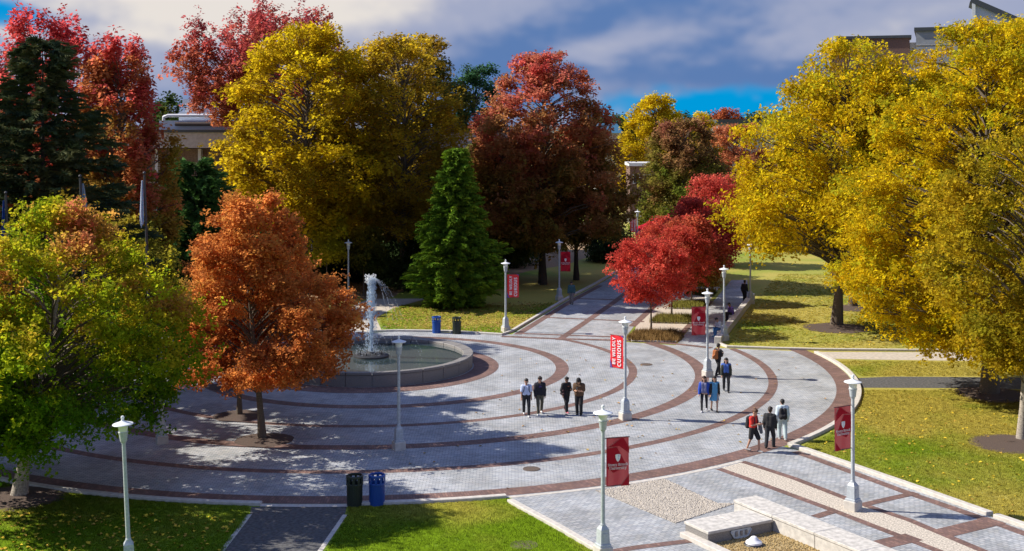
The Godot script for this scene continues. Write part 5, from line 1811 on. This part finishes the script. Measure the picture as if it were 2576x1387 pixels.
func make_people() -> void:
	var hold_L := [Vector3(.04, -.26, .06), Vector3(-.08, -.22, .28)]
	var hold_R := [Vector3(-.04, -.26, .06), Vector3(.08, -.20, .28)]
	person("person in white and blue t-shirt and black trousers with backpack straps", {"stand": gp(1324, 1047), "h": 1.76, "turn": .05, "stride": .22, "top": [.50, .58, .80], "sleeves": 0, "bottom": [.018, .018, .022], "shoes": [.6, .6, .6], "skin": [.40, .22, .15], "pack": [.02, .025, .05], "strap": [.015, .02, .05], "hair": [.02, .014, .01]})
	person("person in navy hooded top with violet print and olive trousers", {"stand": gp(1358, 1043), "h": 1.78, "turn": .12, "stride": -.20, "top": [.012, .012, .022], "bottom": [.085, .08, .055], "shoes": [.65, .66, .68], "skin": [.42, .24, .17], "style": "curly", "hair": [.03, .018, .012], "loose": .035, "hood": true, "prints": [[Vector3(0, .02, .125), .05, .025, [.10, .05, .22]], [Vector3(0, .10, .10), .02, .02, [.22, .2, .32]]]})
	person("person all in black with orange print and a shoulder bag", {"stand": gp(1424, 1037), "h": 1.66, "turn": .55, "stride": -.21, "top": [.012, .012, .014], "bottom": [.012, .012, .015], "wide": .035, "shoes": [.45, .12, .16], "skin": [.26, .14, .09], "loose": .04, "larm": hold_L, "rarm": [Vector3(-.08, -.26, -.02), Vector3(-.08, -.48, .06)], "style": "curly", "bag": [.05, .02, .025], "prints": [[Vector3(.06, .02, .13), .04, .02, [.45, .14, .06]]]})
	person("person in black cap and patterned black and tan shirt looking at a phone", {"stand": gp(1457, 1044), "h": 1.76, "turn": -.25, "stride": .06, "top": [.10, .055, .028], "sleeves": 0, "bottom": [.014, .014, .016], "wide": .03, "shoes": [.02, .02, .02], "skin": [.50, .30, .20], "cap": [.012, .012, .014], "loose": .05, "nod": .5, "larm": hold_L, "rarm": hold_R, "phone": true, "style": "long", "prints": [[Vector3(.05, .03, .14), .03, .03, [.012, .012, .012]], [Vector3(-.08, -.10, .135), .03, .04, [.40, .20, .08]], [Vector3(.07, -.14, .13), .03, .03, [.02, .02, .015]], [Vector3(-.05, .09, .12), .02, .025, [.42, .22, .10]]]})
	person("person with orange backpack walking away and looking at a phone", {"stand": gp(1806, 946), "h": 1.76, "turn": 2.25, "stride": .24, "top": [.015, .013, .014], "bottom": [.012, .012, .015], "shoes": [.03, .03, .03], "skin": [.34, .19, .13], "pack": [.36, .12, .035], "strap": [.3, .1, .03], "larm": hold_L, "rarm": hold_R, "phone": true})
	person("person in dark green jacket over a blue shirt", {"stand": gp(1827, 986), "h": 1.74, "turn": -.1, "stride": .21, "top": [.05, .12, .42], "jacket": [.03, .035, .028], "bottom": [.015, .015, .018], "shoes": [.02, .02, .02], "skin": [.44, .26, .19], "style": "long", "hair": [.02, .014, .01]})
	person("person in bright blue jacket and black leggings", {"stand": gp(1772, 1036), "h": 1.70, "turn": -.25, "stride": -.18, "top": [.16, .17, .30], "jacket": [.012, .06, .40], "bottom": [.015, .015, .02], "wide": .004, "shoes": [.5, .5, .55], "skin": [.44, .26, .19], "style": "long", "hair": [.05, .022, .014], "loose": .02})
	person("person in pale blue dress and black cardigan", {"stand": gp(1797, 1036), "h": 1.70, "turn": .1, "stride": .17, "top": [.09, .30, .52], "jacket": [.012, .012, .016], "skirt": [.09, .30, .52], "shoes": [.02, .02, .02], "skin": [.46, .28, .20], "style": "long", "hair": [.012, .01, .01]})
	person("person in red t-shirt and black shorts carrying a grey jacket", {"stand": gp(1895, 1137), "h": 1.80, "turn": .85, "stride": .22, "top": [.56, .028, .018], "sleeves": 0, "legs": .45, "bottom": [.015, .015, .017], "shoes": [.30, .30, .30], "skin": [.46, .26, .17], "pack": [.014, .014, .018], "hair": [.09, .04, .02], "style": "curly", "larm": hold_L, "rarm": hold_R, "carried": [.10, .11, .13], "nod": .3})
	person("person all in charcoal walking between red shirt and white hooded top", {"stand": gp(1937, 1128), "h": 1.72, "turn": 2.7, "stride": -.24, "top": [.018, .018, .02], "bottom": [.022, .024, .03], "wide": .03, "shoes": [.018, .018, .018], "skin": [.42, .25, .18], "hair": [.035, .025, .02], "loose": .04, "hood": true, "style": "curly"})
	person("person in pale hooded top and light jeans with black backpack", {"stand": gp(1969, 1108), "h": 1.76, "turn": 3.05, "stride": .20, "top": [.50, .60, .66], "bottom": [.42, .52, .54], "wide": .03, "shoes": [.62, .62, .6], "skin": [.42, .25, .18], "pack": [.013, .013, .016], "hair": [.014, .012, .012], "loose": .045, "hood": true})
	person("person in teal jacket and pale trousers in the shade of the far walkway", {"stand": gp(1438, 766), "h": 1.74, "turn": -.3, "stride": .10, "top": [.05, .13, .15], "bottom": [.22, .21, .20], "shoes": [.1, .1, .1], "skin": [.36, .2, .14], "loose": .04})
	person("person in white and blue sitting on the low wall by the lamp", {"stand": gp(1812, 846), "h": 1.72, "turn": -1.0, "sit": .48, "top": [.55, .57, .60], "bottom": [.05, .16, .34], "shoes": [.16, .34, .44], "skin": [.44, .26, .19], "lean": .45, "nod": .5, "larm": hold_L, "rarm": hold_R})
	person("person in violet top sitting farther along the low wall", {"stand": gp(1842, 806), "h": 1.72, "turn": -1.1, "sit": .48, "top": [.13, .08, .28], "bottom": [.02, .02, .025], "shoes": [.02, .02, .02], "skin": [.30, .17, .12], "lean": .35, "nod": .4})
	person("dark clad person standing under the yellow boughs by a lamp", {"stand": gp(1873, 762), "h": 1.74, "turn": 2.4, "stride": .05, "top": [.012, .012, .015], "bottom": [.012, .012, .015], "skin": [.3, .17, .12]})
	person("dark clad person behind the tent on the far plaza", {"stand": gp(1642, 600), "h": 1.8, "turn": 0.0, "top": [.02, .018, .03], "bottom": [.015, .015, .02]})
	person("second dark clad person behind the tent, nearer the lamp", {"stand": gp(1662, 599), "h": 1.8, "turn": .6, "top": [.03, .016, .02], "bottom": [.015, .015, .02]})

# ---------------------------------------------------------------- flags, low wall, tent, buildings
func flagpole(label: String, flag_label: String, x: float, y: float, z: float, cols: Array, side: float, drop: float) -> void:
	var top := at_depth(x, y, z)
	var t := thing("flagpole", label, "flagpole", Vector3(top.x, 0, top.z), 0.0, "dark flagpoles")
	t.rotation.z = .035
	var st := mb()
	lathe(st, [Vector2(.16, 0), Vector2(.16, .1), Vector2(.09, .14), Vector2(.075, 4), Vector2(.05, top.y), Vector2(0, top.y)], 12)
	part("pole", st, M.rail, t)
	st = mb()
	lathe(st, [Vector2(0, top.y), Vector2(.05, top.y + .03), Vector2(.075, top.y + .09), Vector2(.05, top.y + .15), Vector2(0, top.y + .17)], 10)
	part("finial", st, M.rail, t)
	var g := thing("flag", flag_label, "flag", Vector3(top.x - .035 * -top.y * 0.0, 0, top.z), 0.0, "flags hanging limp on their poles")
	g.rotation.z = .035
	# limp cloth: narrow folds widening downwards
	st = mb()
	var rows := []
	for j in 11:
		var v := j / 10.0
		var row := []
		for i in 9:
			var u := i / 8.0
			var w := lerpf(.08, .30, v) * (1.0 - .45 * pow(v, 6.0))
			row.append(Vector3(side * (.07 + u * w), top.y - .25 - v * drop - u * .30 * v, .05 * sin(u * 11.0 + v * 1.5) * (.4 + v)))
		rows.append(row)
	for j in 10:
		for i in 8:
			quad(st, rows[j][i], rows[j][i + 1], rows[j + 1][i + 1], rows[j + 1][i])
	part("cloth", st, cloth_mat(cols), g)

func make_site() -> void:
	flagpole("dark flagpole with a pale flag beside the juniper", "pale blue white flag hanging limp beside the juniper", 384, 440, 58, [.52, .60, .74], -1, 1.9)
	flagpole("dark flagpole with a grey flag before the olive maple", "narrow grey blue flag before the olive maple", 222, 448, 58, [.22, .28, .36], 1, 1.3)
	flagpole("dark flagpole with a blue flag beside the spruce", "deep blue flag hanging limp beside the spruce", 34, 490, 57, [.012, .06, .30], -1, 1.8)
	# low wall along the side walkway
	var a := gp(1806, 866)
	var b := gp(1893, 752)
	var t := thing("low_wall", "low concrete sitting wall along the side walkway", "wall", a)
	var d := b - a
	var n := 7
	for i in n:
		var st := mb()
		var f := d * ((i + .5) / n)
		soft_box(st, f, Vector3(.42, .44, d.length() / n - .02), .015, Basis.looking_at(d.normalized(), Vector3.UP))
		part("wall_block", st, M.concrete, t)
	# far tent with purple and red walls
	var c := gp(1640, 628)
	t = thing("event_tent", "dark red and violet market tent on the far plaza", "tent", c)
	var st := mb()
	for q in [Vector2(-1.9, -1.5), Vector2(1.9, -1.5), Vector2(1.9, 1.5), Vector2(-1.9, 1.5)]:
		st = mb()
		box(st, Vector3(q.x, 1.1, q.y), Vector3(.06, 2.2, .06))
		part("leg", st, M.lamp, t)
	st = mb()
	frustum(st, Vector3(0, 2.2, 0), Vector2(4.0, 3.2), Vector2(.3, .2), .9)
	part("roof", st, M.banner_deep, t)
	st = mb()
	box(st, Vector3(0, 1.95, 1.62), Vector3(4.0, .5, .03))
	part("valance", st, M.banner_violet, t)
	# low pale retaining wall behind the tent
	t = thing("retaining_wall", "low pale curved wall at the end of the walkway", "wall", gp(1720, 560))
	st = mb()
	kerb(st, [Vector3(-8, 0, -1.5), Vector3(-4, 0, -.3), Vector3(0, 0, 0), Vector3(4, 0, -.5), Vector3(7, 0, -2)], .5, 0, .9)
	part("wall", st, M.bench, t)

func window_grid(t: Node3D, o: Vector3, dx: Vector3, w: float, h: float, nx: int, gap: float, m: Material, frame: Material) -> void:
	var n := dx.cross(Vector3.UP).normalized()
	if n.z < 0:
		n = -n
	var b := Basis(dx.normalized(), Vector3.UP, n)
	for i in nx:
		var c := o + dx.normalized() * (i * (w + gap) + w * .5)
		var st := mb()
		for s in [[Vector3(0, h * .5, 0), Vector3(w + .2, .1, .16)], [Vector3(0, -h * .5, 0), Vector3(w + .2, .1, .2)], [Vector3(w * .5, 0, 0), Vector3(.1, h - .1, .16)], [Vector3(-w * .5, 0, 0), Vector3(.1, h - .1, .16)]]:
			box(st, c + b * s[0], s[1], b)
		var fr := part("window", st, frame, t)
		st = mb()
		box(st, c + n * .02, Vector3(w - .1, h - .1, .03), b)
		part("pane", st, m, fr)

func make_buildings() -> void:
	# right: brown brick block, pale pier and grey hall with a sloping roof light
	var z := 112.0
	var k := [z / F]
	var X := func(px: float) -> float: return (px - CX) * (k[0] as float)
	var t := thing("brick_building", "flat roofed brown brick block behind the yellow trees", "building", Vector3(X.call(2190), 0, -z), -.30)
	var st := mb()
	var w: float = X.call(2284) - X.call(2095)
	var top := top_of(97, z)
	box(st, Vector3(w * .04, top * .5, -1.5), Vector3(w * .92, top, 3))
	part("wall", st, M.brick_wall, t)
	st = mb()
	box(st, Vector3(w * .04, top + .12, -1.5), Vector3(w * .92 + .3, .24, 3.3))
	part("parapet", st, M.roof_dark, t)
	st = mb()
	box(st, Vector3(-w * .46, (top - 1.0) * .5, -1.6), Vector3(w * .12, top - 1.0, 2.6))
	part("lower_wing", st, M.brick_wall, t)
	st = mb()
	box(st, Vector3(w * .5 + .38, (top - .4) * .5, -1.6), Vector3(.72, top - .4, 2.6))
	part("pier", st, M.fascia, t)
	window_grid(t, Vector3(-w * .36, top - 4.5, .03), Vector3.RIGHT, 1.4, 1.7, 3, 1.0, M.pane, M.roof_dark)
	z = 106.0
	k[0] = z / F
	t = thing("concrete_hall", "grey hall with dark cornice and sloping roof light behind the yellow trees", "building", Vector3(X.call(2305), 0, -z), -.33)
	w = 24.0
	top = top_of(78, z)
	st = mb()
	box(st, Vector3(w * .5, top * .5, -8), Vector3(w, top, 16))
	part("wall", st, M.grey_wall, t)
	st = mb()
	box(st, Vector3(w * .5, top + .14, -8), Vector3(w + .3, .30, 16.3))
	part("cornice", st, M.roof_dark, t)
	for i in 4:
		st = mb()
		box(st, Vector3(w * .5, top - 1.2 - i * 1.5, .012), Vector3(w, .04, .03))
		part("panel_joint", st, M.fascia, t)
	window_grid(t, Vector3(.5, top - 4.6, .03), Vector3.RIGHT, 1.6, 1.5, 7, 1.4, M.pane, M.roof_dark)
	# roof light: triangular prism, high on its left side
	var xa: float = X.call(2442) - X.call(2305)
	var xb: float = X.call(2566) - X.call(2305)
	var y0 := top + .3
	var y1 := top_of(8, z)
	st = mb()
	for zz in [-1.0, -6.0]:
		tri(st, Vector3(xa, y0, zz), Vector3(xb, y0, zz), Vector3(xa, y1, zz), Vector3(0, 0, 1 if zz > -2 else -1))
	quad(st, Vector3(xa, y0, -1), Vector3(xa, y1, -1), Vector3(xa, y1, -6), Vector3(xa, y0, -6), Vector3.LEFT)
	var rl := part("roof_light", st, M.roof_pale, t)
	st = mb()
	var sl := (Vector3(xb, y0, 0) - Vector3(xa, y1, 0))
	var sb := Basis(sl.normalized(), Vector3(-sl.y, sl.x, 0).normalized(), Vector3.BACK)
	box(st, Vector3((xa + xb) * .5, (y0 + y1) * .5, -3.5) + sb.y * .12, Vector3(sl.length() + .6, .42, 5.5), sb)
	part("sloping_roof", st, M.roof_dark, rl)
	st = mb()
	box(st, Vector3(xa, (y0 + y1) * .5, -.9), Vector3(.26, y1 - y0, .26))
	part("corner_post", st, M.lamp_white, rl)

	# left: low building with deep fascia, pier fins and plant on the roof
	z = 122.0
	k[0] = z / F
	var x0: float = X.call(330)
	var x1: float = X.call(1290)
	t = thing("low_building", "long low building with deep pale fascia behind the juniper", "building", Vector3(x0, 0, -z))
	w = x1 - x0
	var roof := top_of(333, z)
	st = mb()
	box(st, Vector3(w * .5, (roof - 1.6) * .5, -9), Vector3(w, roof - 1.6, 16))
	part("wall", st, M.dark_wall, t)
	st = mb()
	box(st, Vector3(w * .5, roof - .75, -8), Vector3(w + 1.5, 1.5, 18.6))
	part("fascia", st, M.fascia, t)
	st = mb()
	box(st, Vector3(w * .5, roof + .12, -8), Vector3(w + 1.7, .26, 18.9))
	part("roof_edge", st, M.roof_dark, t)
	for i in 9:
		st = mb()
		box(st, Vector3(2.4 + i * 4.2, (roof - 1.6) * .5, -.5), Vector3(.28, roof - 1.62, .8))
		part("pier", st, M.roof_pale, t)
		window_grid(t, Vector3(3.2 + i * 4.2, 6.8, -.96), Vector3.RIGHT, 1.1, 2.6, 2, .5, M.pane, M.fascia)
		window_grid(t, Vector3(3.2 + i * 4.2, 2.4, -.96), Vector3.RIGHT, 1.1, 2.4, 2, .5, M.pane, M.fascia)
	# pitched pale canopy over a side door, seen between the trunks
	st = mb()
	box(st, Vector3((X.call(905) as float) - x0, top_of(560, z - 3), 1.4), Vector3(3.2, .35, 3.6), Basis(Vector3.BACK, .12))
	part("door_canopy", st, M.roof_pale, t)
	# plant on the roof
	t = thing("roof_plant", "pale ducts and cooling unit on the roof of the low building", "roof plant", Vector3(X.call(415), roof + .26, -z - 5))
	st = mb()
	box(st, Vector3(7.5, .45, 0), Vector3(18, .9, 3.5))
	part("duct", st, M.roof_pale, t)
	st = mb()
	box(st, Vector3(1.8, 1.35, -1.5), Vector3(3.6, .9, 3))
	part("duct", st, M.roof_pale, t)
	st = mb()
	frustum(st, Vector3(2.0, 1.8, -1.5), Vector2(3.0, 2.5), Vector2(2.2, 2.0), .8)
	frustum(st, Vector3(2.0, 2.6, -1.5), Vector2(3.4, 2.8), Vector2(3.2, 2.6), .5)
	part("cooling_unit", st, M.lamp_white, t)
	st = mb()
	tube(st, [Vector3(-1, .9, 1.9), Vector3(-1, 1.25, 1.9), Vector3(-.6, 1.4, 1.9), Vector3(12, 1.4, 1.9)], [.16, .16, .16, .16], 8)
	part("pipe", st, M.cap_white, t)
	st = mb()
	tube(st, [Vector3(.2, .55, 2.1), Vector3(14, .55, 2.1)], [.2, .2], 8)
	part("pipe", st, M.cast_iron, t)

	# distant buildings at the end of the walkway
	z = 232.0
	k[0] = z / F
	t = thing("far_building", "distant slate building with blue windows under a heavy cornice", "building", Vector3(X.call(1808), 0, -z))
	top = top_of(303, z)
	st = mb()
	box(st, Vector3(5.5, top * .5, -5), Vector3(11, top, 10))
	part("wall", st, M.grey_wall, t)
	st = mb()
	box(st, Vector3(5.5, top - .2, -5), Vector3(12, .8, 11))
	part("cornice", st, M.roof_dark, t)
	window_grid(t, Vector3(.6, top - 2.4, .03), Vector3.RIGHT, 1.5, 2.0, 5, .55, M.pane_blue, M.grey_wall)
	z = 215.0
	k[0] = z / F
	t = thing("far_building", "distant building with teal roof behind the red maple", "building", Vector3(X.call(1500), 0, -z))
	top = top_of(335, z)
	st = mb()
	box(st, Vector3(2.2, top * .5, -4), Vector3(4.4, top, 8))
	part("wall", st, M.fascia, t)
	st = mb()
	frustum(st, Vector3(2.2, top, -4), Vector2(5.0, 8.6), Vector2(3.0, 4.0), 1.7)
	part("roof", st, M.pane_blue, t)
	z = 180.0
	k[0] = z / F
	t = thing("far_building", "pale low building below the golden tree", "building", Vector3(X.call(1585), 0, -z))
	top = top_of(412, z)
	st = mb()
	box(st, Vector3(1.9, top * .5, -3), Vector3(3.8, top, 6))
	part("wall", st, M.brick_wall, t)
	st = mb()
	box(st, Vector3(1.9, top - .1, -2.8), Vector3(4.2, .45, 6.8))
	part("roof_edge", st, M.lamp_white, t)
	window_grid(t, Vector3(.5, top - 2.2, .03), Vector3.RIGHT, .9, 1.2, 2, .6, M.pane, M.lamp_white)

func _ready() -> void:
	nz.seed = 17
	nz.frequency = .01
	nz.fractal_octaves = 3
	# camera: level, lens shifted down
	var cam := Camera3D.new()
	cam.name = "camera"
	cam.projection = Camera3D.PROJECTION_FRUSTUM
	cam.near = .5
	cam.far = 4000.0
	cam.size = .5 * 1387.0 / F
	cam.frustum_offset = Vector2((1288.0 - CX) / F * .5, -(693.5 - HY) / F * .5)
	cam.position = Vector3(0, CAM_H, 0)
	add_child(cam)
	cam.current = true
	var env := Environment.new()
	env.background_mode = Environment.BG_SKY
	env.sky = make_sky()
	env.tonemap_mode = Environment.TONE_MAPPER_LINEAR
	env.tonemap_exposure = 1.5
	env.sdfgi_enabled = true
	env.ssao_enabled = true
	env.ssil_enabled = true
	var we := WorldEnvironment.new()
	we.environment = env
	add_child(we)
	var sun := DirectionalLight3D.new()
	sun.name = "sun"
	sun.light_energy = 1.6
	sun.light_color = Color(1.0, .965, .91)
	sun.light_angular_distance = .5
	sun.shadow_enabled = true
	add_child(sun)
	# light travels right, slightly towards the camera and down at 41 degrees
	sun.look_at_from_position(Vector3.ZERO, Vector3(.977, -.81, .165), Vector3.UP)
	make_materials()
	make_sprigs()
	make_ground()
	make_buildings()
	make_trees()
	make_site()
	make_fountain()
	make_channel()
	make_lamps()
	make_people()
	make_grass()
